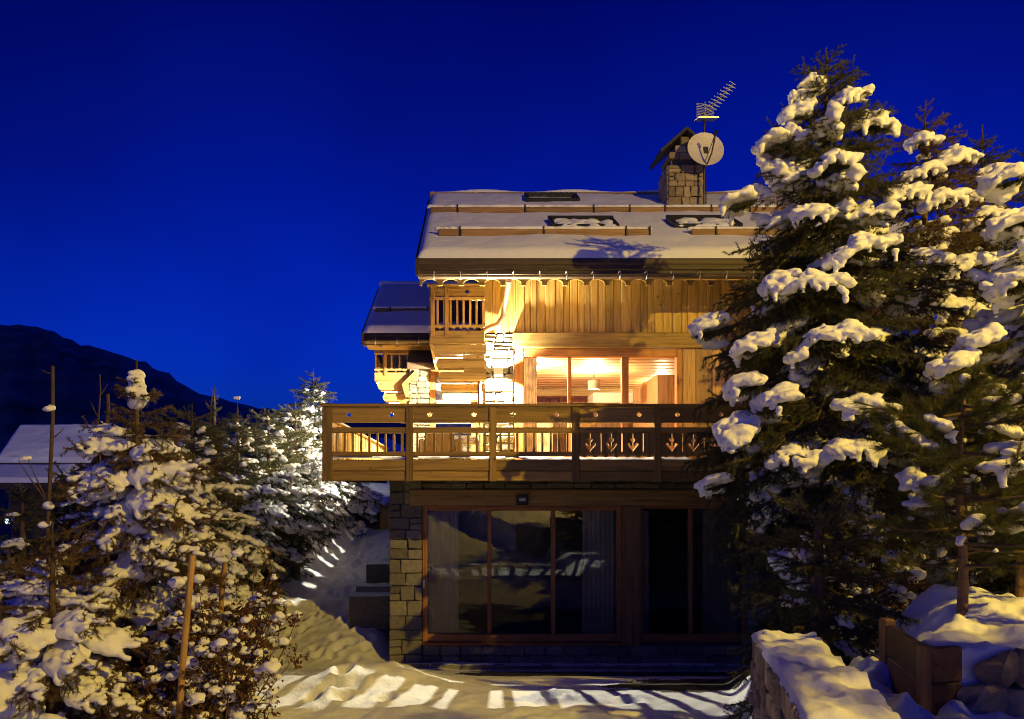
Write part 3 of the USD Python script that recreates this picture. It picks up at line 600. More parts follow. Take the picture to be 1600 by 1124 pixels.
# --- chimney
ch = group_part('chimney', chalet)
cx0, cx1, cy0, cy1 = wx(1044, 15.1), wx(1098, 15.1), 15.1, 15.75
czt = wz(258, 15.1); cm = (cx0 + cx1) / 2
parts('core', [bx(cx0 + .03, cx1 - .03, cy0 + .03, cy1 - .03, 5.3, czt), bx(cx0 + .08, cx1 - .08, cy0 + .1, cy1 - .1, czt, czt + .14)], M['mortar'], ch)
stones(ch, 'stone', (cx0, cy0, 5.55), (1, 0, 0), (0, -1, 0), cx1 - cx0, czt - 5.55, (.11, .24), (.13, .30), M['stone2'], depth=.045, seed=41)
stones(ch, 'stone', (cx0, cy1, 5.55), (0, -1, 0), (-1, 0, 0), cy1 - cy0, czt - 5.55, (.11, .24), (.13, .30), M['stone2'], depth=.03, seed=42)
stones(ch, 'stone', (cx1, cy0, 5.55), (0, 1, 0), (1, 0, 0), cy1 - cy0, czt - 5.55, (.15, .24), (.2, .30), M['stone2'], depth=.03, seed=43)
zg0 = czt + .14; zap = wz(203, 15.1)
for k, (a, b) in enumerate(((cx0 + .03, cm - .12), (cm - .115, cm + .12), (cm + .125, cx1 - .03))):
    part('gable_stone', bx(a, b, cy0 + .01, cy1 - .01, zg0, zg0 + .13, .015, .006), M['stone2'], ch)
part('gable_stone', bx(cm - .2, cm + .02, cy0 + .01, cy1 - .01, zg0 + .135, zg0 + .27, .015, .006), M['stone2'], ch); part('gable_stone', bx(cm + .025, cm + .18, cy0 + .01, cy1 - .01, zg0 + .135, zg0 + .25, .015, .006), M['stone2'], ch)
part('gable_stone', bx(cm - .09, cm + .08, cy0 + .01, cy1 - .01, zg0 + .275, zap - .13, .015, .006), M['stone2'], ch)
for s_ in (-1, 1):
    a = math.atan2(zap - wz(250, 15.1), cm - wx(1018, 15.1)); Ls = .72
    part('cap_slab', xf(bx(0, Ls, cy0 - .12 - 15.4, cy1 + .12 - 15.4, -.035, .02, .008), (np.diag([s_, 1, 1]) @ roty(a)), (cm, 15.4, zap)) if s_ > 0 else (lambda m: (m[0], m[1][:, ::-1]))(xf(bx(0, Ls, cy0 - .12 - 15.4, cy1 + .12 - 15.4, -.035, .02, .008), (np.diag([s_, 1, 1]) @ roty(a)), (cm, 15.4, zap + .002))), M['slate'], ch)
part('skirt', bx(cx0 - .04, cx1 + .04, cy0 - .06, cy1, 5.3, 5.62, .01), M['copper'], ch)

# --- dish and antenna
YD = 14.75
mx = wx(1103, YD)
dish = thing('satellite_dish', 'round pale satellite dish on a mast beside the stone chimney', 'satellite dish')
part('mast', tube([(mx, YD + .1, 5.35), (mx, YD + .1, 7.62)], .022, 10), M['gutter'], dish, smooth=40)
dc = np.array([wx(1104, YD - .12), YD - .08, wz(231, YD - .12)])
n_, r_ = 40, .37
rings = [(r_ * k / 6, .09 * (1 - (k / 6) ** 2)) for k in range(7)]
v = [[0, .09, 0]]
for rr, dy in rings[1:]: v += [[rr * math.cos(t), dy, .95 * rr * math.sin(t)] for t in np.arange(n_) / n_ * 2 * PI]
v = np.array(v); f = [[0, 1 + (j + 1) % n_, 1 + j] for j in range(n_)]
for k in range(5):
    for j in range(n_): a, b = 1 + k * n_ + j, 1 + k * n_ + (j + 1) % n_; f += [[a, b, b + n_], [a, b + n_, a + n_]]
v2 = v + np.array([0, .012, 0]); f = np.array(f); rim = []
o1 = 1 + 5 * n_
for j in range(n_): a, b = o1 + j, o1 + (j + 1) % n_; rim += [[a, b, b + len(v)], [a, b + len(v), a + len(v)]]
Rd = rotx(math.radians(-9)) @ rotz(math.radians(4))
part('reflector', xf((np.vstack([v, v2]), np.vstack([f[:, ::-1], f + len(v), rim])), Rd, dc), M['dish'], dish, smooth=40)
lnb = dc + np.array([.03, -.48, .08])
part('arm', tube([dc + (0, 0, -.36), dc + (.03, -.25, -.2), lnb], .016, 8), M['gutter'], dish)
part('arm', tube([dc + (-.04, .05, -.34), lnb], .008, 6), M['iron'], dish)
part('receiver', [tube([lnb + (0, -.04, .03), lnb + (0, .05, -.02)], .032, 12)], M['iron'], dish, smooth=40)
part('bracket', bx(mx - .05, mx + .05, YD - .0, YD + .13, dc[2] - .12, dc[2] + .08, .01), M['iron'], dish)
part('cable', tube([(mx + .02, YD + .07, 6.3), (mx + .03, YD + .07, 5.7), (mx - .06, YD - .1, 5.42)], .008, 6), M['iron'], dish)
ant = thing('tv_antenna', 'comb shaped metal television antenna above the satellite dish', 'antenna')
za = wz(176, YD); ax_ = wx(1101, YD)
part('clamp', bx(mx - .04, mx + .04, YD + .05, YD + .15, za - .06, za + .06, .01), M['iron'], ant)
for sgn, zc_, tl in ((1, 0.02, -.12),):
    for k in range(9): part('reflector_rod', tube([(ax_ - .17, YD - .02, za - .1 + k * .032 + .02), (ax_ + .17, YD - .02, za - .1 + k * .032 - .03)], .007, 6), M['steel'], ant)
part('reflector_rib', bx(ax_ - .012, ax_ + .012, YD - .03, YD + .0, za - .12, za + .2, .003), M['steel'], ant)
lp = [xf(bx(-.2, .2, -.006 + k * .05, .006 + k * .05, -.006, .006, .002), rotx(.25), (ax_ + .03, YD - .16, za - .17)) for k in range(7)]
part('lower_reflector', lp + [xf(bx(-.2, .2, -.02, .33, -.004, .004, .001), rotx(.25), (ax_ + .03, YD - .16, za - .18))], M['steel'], ant)
b0, b1 = np.array([ax_ + .02, YD - .05, za - .02]), np.array([ax_ + .36, YD - .55, za + .27])
part('boom', tube([b0, b1], .012, 8), M['steel'], ant)
for k in range(9):
    p = b0 + (b1 - b0) * (k + 1.2) / 9.4; dv = np.array([.085, .02, -.035]) * (1.15 - .05 * k)
    part('director', [tube([p - dv + (0, 0, q), p + dv + (0, 0, q)], .006, 6) for q in (-.035, .035)], M['steel'], ant)

# --- downpipe
part('downpipe', tube([(wx(795, 11.75), 11.78, zg - .05), (wx(794, 12.2), 12.2, wz(447, 12.1)), (wx(791, 12.6), 12.62, wz(470, 12.6)), (wx(787, 12.68), 12.68, wz(494, 12.7)), (wx(778, 12.7), 12.7, wz(507, 12.7)), (wx(762, 12.68), 12.68, wz(514, 12.7)), (wx(752, 12.66), 12.66, wz(522, 12.7)), (wx(749, 12.66), 12.66, wz(540, 12.7)), (wx(749, 12.66), 12.66, DECK)], .05, 12), M['copper'], chalet, smooth=50)
for z in (2.2, 1.2, .9): part('pipe_clip', tube([(wx(749, 12.66), 12.66, z - .02), (wx(749, 12.66), 12.66, z + .02)], .06, 12), M['steel'], chalet)

# --- upper balcony on the left of the main block
def balcony(parent, x0, x1, y0, y1, zt, zd, s, nb, corb, postx, mt_f='beam'):
    """Balcony hanging on a wall that faces left: front from x0 (outer) to x1 (wall), side along y. s: metres per source pixel."""
    g = group_part('balcony', parent)
    top = sbox(x0, zt - 15 * s, x1, zt).difference(tulip(x0 + (x1 - x0) * .68, zt - 7.5 * s, .085))
    part('tulip_board', ext_xz(top, y0 - .012, y0 + .016), M['beam'], g)
    part('handrail', bx(x0 - .04, x1, y0 - .05, y0 + .06, zt + .002, zt + .035, .008), M['beam'], g)
    part('rail', bx(x0, x1, y0 - .025, y0 + .025, zt - 21 * s, zt - 16.5 * s, .006), M['beam'], g)
    low_ = sbox(x0, zd + 6 * s, x1, zd + 10 * s).union(unary_union([Point(x0 + (x1 - x0) * (k + .5) / nb, zd + 6 * s).buffer(2.4 * s) for k in range(nb)]))
    part('scalloped_rail', ext_xz(low_, y0 - .02, y0 + .02), M['beam'], g)
    for k in range(nb + 1):
        x = x0 + .03 + (x1 - x0 - .06) * k / nb; part('baluster', bx(x - .019, x + .019, y0 - .016, y0 + .016, zd + 10 * s + .001, zt - 21 * s - .001, .004), M['post'], g)
    for px_ in postx: part('post', bx(px_ - .035, px_ + .035, y0 - .05, y0 + .04, zd - 8 * s, zt - .002, .008), M['post'], g)
    part('fascia_board', bx(x0, x1, y0 - .02, y0 + .03, zd - 20 * s, zd + 1 * s, .01), M['beam'], g)
    part('floor_slab', bx(x0 + .02, x1, y0 + .031, y1, zd - 16 * s, zd - 4 * s), M['side'], g)
    # side
    parts('side_rail', [bx(x0, x0 + .03, y0 + .03, y1, zt - 15 * s, zt, .006), bx(x0, x0 + .04, y0 + .03, y1, zt - 21 * s, zt - 16.5 * s, .006), bx(x0, x0 + .04, y0 + .03, y1, zd + 6 * s, zd + 10 * s, .006), bx(x0 + .0, x0 + .05, y0 + .031, y1, zd - 20 * s, zd + s, .006)], M['side'], g)
    n = int((y1 - y0) / .12)
    for k in range(1, n): y = y0 + (y1 - y0) * k / n; part('baluster', bx(x0 + .004, x0 + .036, y - .016, y + .016, zd + 10 * s + .001, zt - 21 * s - .001, .004), M['post'], g)
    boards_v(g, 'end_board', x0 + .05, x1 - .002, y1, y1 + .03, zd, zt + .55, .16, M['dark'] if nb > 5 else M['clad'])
    # stepped corbels
    for yy in np.linspace(y0 + .06, y1 - .15, 3):
        z = zd - 20 * s - .003
        for (xa, hh, gap) in corb:
            z -= gap
            arm = sbox(xa + hh * .5, z - hh, x1 + .02, z - .004).union(Point(xa + hh * .5, z - hh * .5).buffer(hh * .49)).union(sbox(xa + .02, z - hh * .5, xa + hh, z - .004))
            part('corbel', ext_xz(arm, yy - .07, yy + .07), M['beam'], g); z -= hh
    z = zd - 20 * s
    for k, (xa, hh, gap) in enumerate(corb):
        if gap: part('spacer_block', bx(xa + .55 * (x1 - xa), x1, y0 + .0, y0 + .12, z - gap, z - .004, .006), M['beam'], g)
        part('under_board', bx(xa + .03, x1, y0 + .32, y0 + .36, z - hh - gap + .01, z - .01, .008), M['beam'], g)
        z -= hh + gap
    return g
s1 = 12.5 / F
balcony(chalet, wx(671, 12.5), XL - .003, 12.5, 15.6, wz(448, 12.5), wz(518, 12.5), s1, 8, [(wx(677, 12.5), .17, 0), (wx(681, 12.5), .13, .10), (wx(684, 12.5), .13, .07)], [wx(676, 12.5), wx(698, 12.5)])
parts('balcony_door', [bx(XL - .02, XL - .004, 13.2, 14.6, 2.55, 4.1, .01)], M['framex'], chalet)

# --- annex block behind, left
an = thing('annex', 'smaller rear wing of the chalet with lower snowy roof, side balcony and stone base', 'house')
YA, AX0 = 16.0, wx(640, 16.0)
AE, AR = 15.4, 18.5
aze, azr = wz(512, AE), wz(443, AR)
avx = wx(567, AE)
asl = (azr - aze) / (AR - AE)
aroof = group_part('roof', an)
part('roof_deck', slope_slab(avx + .03, XL - .01, AE + .02, aze - .12, AR, azr - .12, .12), M['dark'], aroof); part('roof_deck', slope_slab(avx + .03, XL - .01, 2 * AR - AE, aze - .12, AR, azr - .12, .12), M['dark'], aroof)
part('snow', snow_sheet(avx, XL - .02, AE - .03, aze - .12, AR, azr - .12, .13, 51, nx=60, ny=40), M['snow'], aroof, smooth=True)
part('snow', snow_sheet(avx, XL - .02, 2 * AR - AE, aze - .12, AR, azr - .12, .13, 52, nx=40, ny=20), M['snow'], aroof, smooth=True)
part('ridge_snow', tube([(x, AR, azr - .02) for x in np.linspace(avx, XL - .02, 20)], .08, 8), M['snow'], aroof, smooth=True)
part('verge_board', slope_slab(avx - .035, avx + .028, AE - .02, aze - .125, AR, azr - .125, .24), M['beam'], aroof)
part('verge_board', slope_slab(avx - .035, avx + .028, 2 * AR - AE + .02, aze - .125, AR + .002, azr - .125, .24), M['beam'], aroof)
for k in range(2): part('fascia_board', bx(avx - .02, XL - .02, AE + .02 * k, AE + .04 + .02 * k, aze - .15 - .1 * (k + 1), aze - .15 - .1 * k - .004, .006), M['dark'], aroof)
guard(16.35, spans(16.35, [586, 610, 668]), aroof, rz=lambda y: aze + asl * (y - AE) - .02)
gutter(aroof, avx + .02, XL - .05, AE - .07, aze - .30, r=.055, step=.45)
part('scalloped_board', ext_xz(scallop(avx, XL - .03, wz(541, AE + .1), wz(528, AE + .1), .36), AE + .08, AE + .105), M['beam'], aroof)
parts('soffit_board', [bx(avx + .05, XL - .05, AE + .11, YA - .0, aze - .36, aze - .33)], M['beam'], aroof)
awall = group_part('front_wall', an)
dx0, dx1 = wx(672, YA), wx(745, YA); dzt = wz(577, YA)
parts('wall_core', [bx(AX0 + .03, XL - .001, YA + .05, YA + .25, dzt + .02, aze - .3), bx(AX0 + .03, dx0, YA + .05, YA + .25, DECK, dzt + .02), bx(AX0 + .03, AX0 + .2, YA + .251, 21, DECK, aze + .3)], M['mortar'], awall)
stones(awall, 'stone', (AX0, YA, DECK - .1), (1, 0, 0), (0, -1, 0), dx0 - AX0 - .003, dzt - DECK + .25, (.1, .18), (.14, .3), M['stone'], seed=61)
boards_v(awall, 'plank', AX0 - .02, XL - .004, YA - .02, YA + .03, dzt + .16, aze - .37, .16, M['clad'], seed=62)
part('lintel', bx(AX0 - .05, XL - .003, YA - .06, YA + .02, dzt + .003, dzt + .15, .012), M['beam'], awall)
dr = group_part('door', an)
parts('frame', [bx(dx0, dx0 + .12, YA - .02, YA + .1, DECK, dzt, .01), bx(dx1 - .12, dx1, YA - .02, YA + .1, DECK, dzt, .01), bx(dx0 + .121, dx1 - .121, YA - .02, YA + .1, dzt - .14, dzt, .01)], M['framex'], dr)
for k in range(9): part('blind_slat', xf(bx(dx0 + .13, dx1 - .13, -.012, .012, -.055, .055, .004), None, (0, YA + .12, dzt - .2 - k * .115)), M['white'], dr)
part('glass', (np.array([[dx0 + .12, YA + .06, DECK + .1], [dx1 - .12, YA + .06, DECK + .1], [dx1 - .12, YA + .06, dzt - .14], [dx0 + .12, YA + .06, dzt - .14]]), np.array([[0, 1, 2], [0, 2, 3]])), M['glass'], dr)
part('room_back', bx(dx0, dx1, YA + .6, YA + .64, DECK, dzt), M['room'], dr)
part('bottom_rail', bx(dx0 + .121, dx1 - .121, YA - .015, YA + .1, DECK, DECK + .16, .01), M['framex'], dr)
part('wall_panel', bx(dx1 + .002, XL - .002, YA - .015, YA + .1, DECK, dzt, .01), M['clad'], an)
yy = YA + .1
while yy < 20.8:
    zt = aze + asl * (min(yy, 2 * AR - yy) - AE) - .26
    part('gable_plank', bx(AX0 - .02, AX0 + .012, yy, yy + .195, 2.2, max(2.3, zt), .006), M['clad'], an); yy += .2
s2 = 16.2 / F
balcony(an, wx(585, 16.1), AX0 - .023, 16.1, 19.0, wz(541, 16.1), wz(583, 16.1), s2 * .62, 4, [(wx(590, 16.1), .2, 0), (wx(598, 16.1), .16, .08), (wx(606, 16.1), .16, .08)], [wx(602, 16.1)])
cp = group_part('canopy', an)
yc = 15.3
part('canopy_roof', (lambda m: m)(slope_slab(wx(636, yc), wx(679, yc), yc, wz(566, yc), YA - .07, wz(549, YA), .05)), M['slate'], cp)
part('canopy_front', bx(wx(636, yc), wx(679, yc), yc - .02, yc + .03, wz(577, yc), wz(567, yc), .006), M['dark'], cp)
# scroll bracket of the annex
part('scroll_bracket', ext_xz(Polygon([(wx(638, YA - .1), wz(600, YA)), (wx(640, YA - .1), wz(622, YA)), (wx(634, YA - .1), wz(622, YA)), (wx(628, YA - .1), wz(602, YA)), (wx(640, YA - .1), wz(590, YA)), (wx(650, YA - .1), wz(580, YA)), (wx(655, YA - .1), wz(588, YA))]), YA - .16, YA - .02), M['beam'], an)

# --- outside wall lamps
wlamp = thing('wall_lamp', 'bright up and down lamp on the stone pillar beside the living room window', 'lamp')
lx, ly, lz = wx(778, YF), YF - .17, wz(584, YF)
def open_box(cx, cy, z0, z1, w, t=.008):
    return [bx(cx - w, cx + w, cy - w, cy - w + t, z0, z1, .001), bx(cx - w, cx + w, cy + w - t, cy + w, z0, z1, .001), bx(cx - w, cx - w + t, cy - w + t, cy + w - t, z0, z1, .001), bx(cx + w - t, cx + w, cy - w + t, cy + w - t, z0, z1, .001)]
part('housing', open_box(lx, ly, lz - .06, lz + .06, .075), M['white'], wlamp)
part('bracket', bx(lx - .03, lx + .03, ly + .076, YF - .02, lz - .03, lz + .03, .004), M['iron'], wlamp)
part('bulb', ico((lx, ly, lz), .010, 2), M['glow'], wlamp, smooth=True)
WALLC = (1.0, 0.90, 0.62)
sphere_light('/World/wall_lamp/light', (lx, ly, lz + .024), .011, WALL_I * .5, WALLC); sphere_light('/World/wall_lamp/light_001', (lx, ly, lz - .024), .011, WALL_I, WALLC)
dl = thing('door_lamp', 'glowing lantern under the upper balcony, just left of the downpipe', 'lamp')
ex, ey, ez = wx(736, 14.2), 14.2, wz(580, 14.2)
part('globe', ico((ex, ey, ez), .055, 2), M['glow'], dl, smooth=True); part('arm', tube([(XL - .01, ey, ez + .1), (ex + .05, ey, ez + .12), (ex, ey, ez + .07)], .012, 6), M['iron'], dl); part('cap', tube([(ex, ey, ez + .052), (ex, ey, ez + .10)], [.06, .015], 12), M['iron'], dl)
sphere_light('/World/door_lamp/light', (ex - .09, ey, ez), .025, DOOR_I, WALLC)

al = thing('wall_lamp', 'wall lamp on the left side wall of the annex, below its small balcony', 'lamp')
fx, fy, fz = AX0 - .16, 16.9, 1.95
part('globe', ico((fx, fy, fz), .05, 2), M['glow'], al, smooth=True); part('arm', tube([(AX0 - .02, fy, fz + .1), (fx, fy, fz + .1), (fx, fy, fz + .05)], .012, 6), M['iron'], al)
sphere_light('/World/' + str(al.GetPath()).split('/')[-1] + '/light', (fx - .08, fy, fz), .02, 420.0, (1.0, .95, .74))
# terrace furniture
chair = thing('armchair', 'brown woven armchair on the terrace in front of the annex door', 'armchair')
part('seat', bx(-.66, -.12, 13.6, 14.1, DECK + .002, .72, .04), M['rattan'], chair); part('backrest', bx(-.66, -.12, 13.42, 13.595, DECK + .002, .98, .04), M['rattan'], chair)
for a in (-.76, -.115): part('armrest', bx(a, a + .095, 13.42, 14.1, DECK + .002, .86, .03), M['rattan'], chair)
part('seat_snow', blobs([(rng.uniform(-.6, -.15), rng.uniform(13.65, 14.05), .73) for _ in range(25)], np.full(25, .06), .03, flat=.5), M['snow'], chair, smooth=True)
tb = thing('terrace_table', 'snow topped table on the terrace right of the woven armchair', 'table')
part('top', bx(-.02, .36, 13.6, 14.3, .80, .84, .008), M['white'], tb)
for (a, b) in ((0, 13.63), (.31, 13.63), (0, 14.23), (.31, 14.23)): part('leg', bx(a, a + .035, b, b + .035, DECK + .001, .799, .004), M['white'], tb)
part('snow', blobs([(rng.uniform(.02, .32), rng.uniform(13.65, 14.25), .86) for _ in range(30)], np.full(30, .07), .03, flat=.6), M['snow'], tb, smooth=True)

# kerb along the house
k_ = thing('kerb', 'low snow dusted stone kerb along the foot of the house', 'kerb')
for x in np.arange(-1.5, 4.5, .5):
    part('kerb_stone', bx(x + .006, x + .494, 11.93, 12.05, -3.2, -2.9 , .012), M['stone'], k_)
part('kerb_snow', grid_mesh(np.linspace(-1.5, 4.5, 200), np.linspace(11.92, 12.06, 5), lambda X, Y: -2.905 + .03 * noise2(X, Y, 5, 3) + .008), M['snow'], k_, smooth=True)

# --- steps and low walls left of the house
st_ = thing('stone_steps', 'snow topped stone steps against the left side of the house', 'steps')
for (pa, pb, py_, Y, h) in ((545, 606, 930, 14.0, .16), (556, 607, 915, 14.5, .3), (572, 608, 880, 15.3, .5)):
    x0, x1, z = wx(pa, Y), XB + .04, wz(py_, Y)
    part('step', bx(x0, x1, Y, Y + .5, z - h - .5, z - .03, .015), M['stone'], st_)
    part('step_snow', grid_mesh(np.linspace(x0 - .01, x1, 24), np.linspace(Y - .03, Y + .5, 8), lambda X, YY: z - .02 + .03 * noise2(X, YY, 5, 3)), M['snow'], st_, smooth=True)
lw = thing('low_wall', 'dark timber wall with a snowy top where the path reaches the terrace', 'wall')
Y = 21.0
part('wall', bx(wx(556, Y), wx(600, Y), Y, Y + .2, wz(880, Y), wz(802, Y), .015), M['dark'], lw); part('pillar', bx(wx(594, Y), wx(612, Y), Y - .1, Y + .2, wz(900, Y), wz(786, Y), .015), M['post'], lw)
part('snow', grid_mesh(np.linspace(wx(554, Y), wx(600, Y), 30), np.linspace(Y - .05, Y + .25, 8), lambda X, YY: wz(799, Y) + .04 * noise2(X, YY, 5, 3) + .02), M['snow'], lw, smooth=True)

# --- retaining wall at the right
rw = thing('retaining_wall', 'rough stone retaining wall with snow heaped on top at the lower right', 'wall')
A = np.array([2.25, 5.65]); B = np.array([1.69, 3.58]); u2 = (B - A) / np.linalg.norm(B - A); n2 = np.array([u2[1], -u2[0]]); Lw = np.linalg.norm(B - A)
if n2[0] > 0: n2 = -n2
zt_ = -1.12
R3 = np.stack([[u2[0], u2[1], 0], [-n2[0], -n2[1], 0], [0, 0, 1.0]], 1)
part('core', xf(bx(0, Lw, .04, .36, -1.1, 0, .01), R3, (A[0], A[1], zt_ - .02)), M['mortar'], rw)
stones(rw, 'stone', (A[0], A[1], zt_ - 1.05), (u2[0], u2[1], 0), (n2[0], n2[1], 0), Lw, 1.04, (.10, .24), (.09, .26), M['stone2'], depth=.05, seed=71)
stones(rw, 'stone', (B[0], B[1], zt_ - .6), (-n2[0], -n2[1], 0), (u2[0], u2[1], 0), .36, .59, (.12, .2), (.12, .2), M['stone2'], depth=.04, seed=72)
def wall_snow():
    v, f = grid_mesh(np.linspace(-.01, Lw + .02, 90), np.linspace(-.03, .42, 26), lambda X, Y: .0 + .055 * np.sqrt(np.clip(np.minimum(np.minimum(Y + .03, X + .01), Lw + .02 - X) / .06, 0, 1)) + .16 * noise2(X, Y, 3.5, 2, 4) * sm(-.03, .08, Y) * sm(Lw + .02, Lw - .1, X) + .10 * noise2(X, Y, 9, 3, 3) * sm(-.03, .08, Y) * sm(Lw + .02, Lw - .1, X) - .03)
    return xf((v, f), R3, (A[0], A[1], zt_))
part('snow', wall_snow(), M['snow'], rw, smooth=True)
pb_ = thing('planter', 'wooden sleeper planter with a snow heap, right of the stone wall', 'planter')
q = np.array([2.63, 4.2]); q2 = np.array([2.84, 4.9])
def plank_between(a, b, z0, z1, t):
    d_ = b - a; L = np.linalg.norm(d_); u = d_ / L; R = np.stack([[u[0], u[1], 0], [-u[1], u[0], 0], [0, 0, 1.0]], 1)
    return xf(bx(0, L, -t / 2, t / 2, z0, z1, .008), R, (a[0], a[1], 0))
for k in range(2): part('side_plank', plank_between(q + (.02, .02), q2, -1.32 + k * .205, -1.32 + k * .205 + .2, .05), M['old'], pb_)
part('post', bx(q[0] - .03, q[0] + .03, q[1] - .03, q[1] + .03, -1.45, -.9, .008), M['oldz'], pb_); part('post', bx(q2[0] - .045, q2[0] + .03, q2[1] - .03, q2[1] + .05, -1.45, -.88, .008), M['oldz'], pb_)
for k in range(2): part('front_plank', plank_between(q + (.03, -.0), np.array([2.86, 4.24]), -1.32 + k * .205, -1.32 + k * .205 + .2, .05), M['old'], pb_)
for i, (a, h_, b) in enumerate(((2.96, -1.2, .11), (3.14, -1.22, .12), (3.05, -1.03, .10), (3.24, -1.04, .12), (3.36, -1.22, .13), (3.46, -1.05, .11), (3.62, -1.2, .14), (3.7, -1.02, .12))):
    m = xf(bx(-b, b, -.09, .09, -b * .75, b * .75, .03, .03), roty(rng.uniform(-.4, .4)) @ rotz(rng.uniform(-.3, .3)), (a, 4.17, h_))
    part('rock', m, M['stone2'], pb_)
def planter_snow():
    v, f = grid_mesh(np.linspace(2.58, 4.6, 80), np.linspace(4.2, 6.4, 80), lambda X, Y: -.97 + .16 * sm(2.8, 3.8, X) * sm(4.4, 5.6, Y) + .22 * noise2(X, Y, 2.2, 5, 4) + .12 * noise2(X, Y, 7, 6, 3) - .5 * sm(.12 + .6 * sm(4.8, 5.3, Y), -.02, X - 2.66 - (Y - 4.2) * .3) - .4 * sm(4.3, 4.2, Y) - 1.0 * sm(6.0, 6.4, Y) - .6 * sm(4.2, 4.6, X))
    return v, f
part('snow', planter_snow(), M['snow'], pb_, smooth=True)

# ------------------------------------------------------------------ trees
def spruce_bough(L, seed, dens, nl, nw, h, snow=True, load=1.0, thr=.5, fq=4.2, sr=1.0, hf=.26):
    """Bough along +x: (wood, needles, snow)."""
    r = np.random.default_rng(seed); dr = r.uniform(.10, .2); N = 9
    t = np.linspace(0, 1, N); stem = np.c_[t * L, .06 * L * np.sin(t * 3 + seed) * t, -dr * L * t**1.7 + .04 * L * t**5]
    tw = [stem]; x = .16
    side = 1
    while x < .97:
        i = x * (N - 1); k = int(i); p = stem[k] + (stem[min(k + 1, N - 1)] - stem[k]) * (i - k)
        ln = (0.44 * L * (1 - x) ** .75 * min(1, .45 + x * 1.6) + .05) * r.uniform(.75, 1.15); a = side * math.radians(r.uniform(42, 62)); tt = np.linspace(0, 1, 5)
        dxy = np.stack([np.cos(a * (1 - .25 * tt)), np.sin(a * (1 - .25 * tt))], 1)
        q = np.c_[p[0] + tt * ln * dxy[:, 0], p[1] + tt * ln * dxy[:, 1], p[2] - tt**1.5 * ln * r.uniform(.1, .45) + .0]
        tw.append(q)
        if ln > .16:
            for s_ in range(int(ln / .085)):
                u = (s_ + .7) / (ln / .085 + .5); b = q[0] + (q[-1] - q[0]) * u; b[2] = np.interp(u, tt, q[:, 2]); l2 = ln * .42 * (1 - u * .7) * r.uniform(.6, 1.1); a2 = a * .55 + (1 if s_ % 2 else -1) * math.radians(45)
                tw.append(np.array([b + l2 * v_ * np.array([math.cos(a2), math.sin(a2), -.35]) for v_ in (0, .5, 1)]))
        for s_ in range(int(ln / .10)):
            u = r.uniform(.15, .95); b = q[0] + (q[-1] - q[0]) * u; b[2] = np.interp(u, tt, q[:, 2]); l2 = r.uniform(.06, .15) * min(1, .4 + L); dv = np.array([r.normal(.35, .25), r.normal(0, .3), -.9 if r.random() < .65 else .5]); dv /= np.linalg.norm(dv); tw.append(np.array([b, b + dv * l2 * .5, b + dv * l2 + [.02, 0, .01]]))
        x += (.055 / L) * r.uniform(.8, 1.2) + .012; side = -side
    wv = [tube(stem, np.linspace(.014, .004, N) * (.6 + .5 * L), 4, False)] + [tube(q, np.linspace(.005, .002, len(q)), 3, False) for q in tw[1:]]
    P0, D0 = [], []
    for q in tw:
        seg = np.diff(q, axis=0); ls = np.linalg.norm(seg, axis=1); n = max(2, int(ls.sum() * dens)); cum = np.r_[0, np.cumsum(ls)]
        u = (np.arange(n) + r.random(n)) / n * cum[-1]; k = np.clip(np.searchsorted(cum, u, 'right') - 1, 0, len(ls) - 1)
        P0.append(q[k] + seg[k] * ((u - cum[k]) / np.maximum(ls[k], 1e-9))[:, None]); D0.append(seg[k] / np.maximum(ls[k], 1e-9)[:, None])
    P0, D0 = np.vstack(P0), np.vstack(D0); n = len(P0); rd = r.normal(size=(n, 3)); rd -= (rd * D0).sum(1)[:, None] * D0; rd /= np.linalg.norm(rd, axis=1)[:, None] + 1e-9
    nd = D0 * .75 + rd; nd /= np.linalg.norm(nd, axis=1)[:, None]; ln = nl * r.uniform(.7, 1.2, n)[:, None]
    sd = np.cross(nd, r.normal(size=(n, 3))); sd /= np.linalg.norm(sd, axis=1)[:, None] + 1e-9
    nv = np.stack([P0 - sd * nw, P0 + sd * nw, P0 + nd * ln], 1).reshape(-1, 3); nf = np.arange(3 * n).reshape(-1, 3)
    sv = None
    if snow:
        C, Rr = [], []; ph = r.uniform(0, 9); tw_up = [q for q in tw if q[-1][2] > q[0][2] - .08 - .3 * np.linalg.norm(q[-1] - q[0])]
        cover = lambda p: (1 - hf) * meshkit.noise(np.array([p[0] * fq + ph, p[1] * fq * 1.15 + ph, 1.0])) + hf * meshkit.noise(np.array([p[0] * 13 + ph, p[1] * 13 + ph, 5.0]))
        for qi, q in enumerate(tw_up):
            ln = np.linalg.norm(np.diff(q, axis=0), axis=1).sum(); n = max(2, int(ln / .034))
            for u in np.linspace(0.0, 1.04, n):
                i = min(u, .999) * (len(q) - 1); k = min(int(i), len(q) - 2); p = q[k] + (q[k + 1] - q[k]) * (i - k)
                if p[0] < (.18 + .2 * r.random()) * L: continue
                cv = cover(p)
                if cv < thr: continue
                rad = .041 * (1 - .25 * u) * r.uniform(.7, 1.3) * min(1.2, .65 + .4 * L) * sr * (.75 + min(.6, (cv - thr) * 3.2))
                C.append(p + r.normal(0, .008, 3) + np.array([0, 0, .016 + rad * .3])); Rr.append(rad)
        if len(C) > 3:
            C, Rr = np.array(C), np.array(Rr); dm = np.linalg.norm(C[:, None] - C[None], axis=2); keep = (dm < .10).sum(1) > 5
            if keep.sum() > 3: sv = blobs(C[keep], Rr[keep], h, flat=.62, lump=.9)
    return cat(wv), (nv, nf), sv
_lib = {}
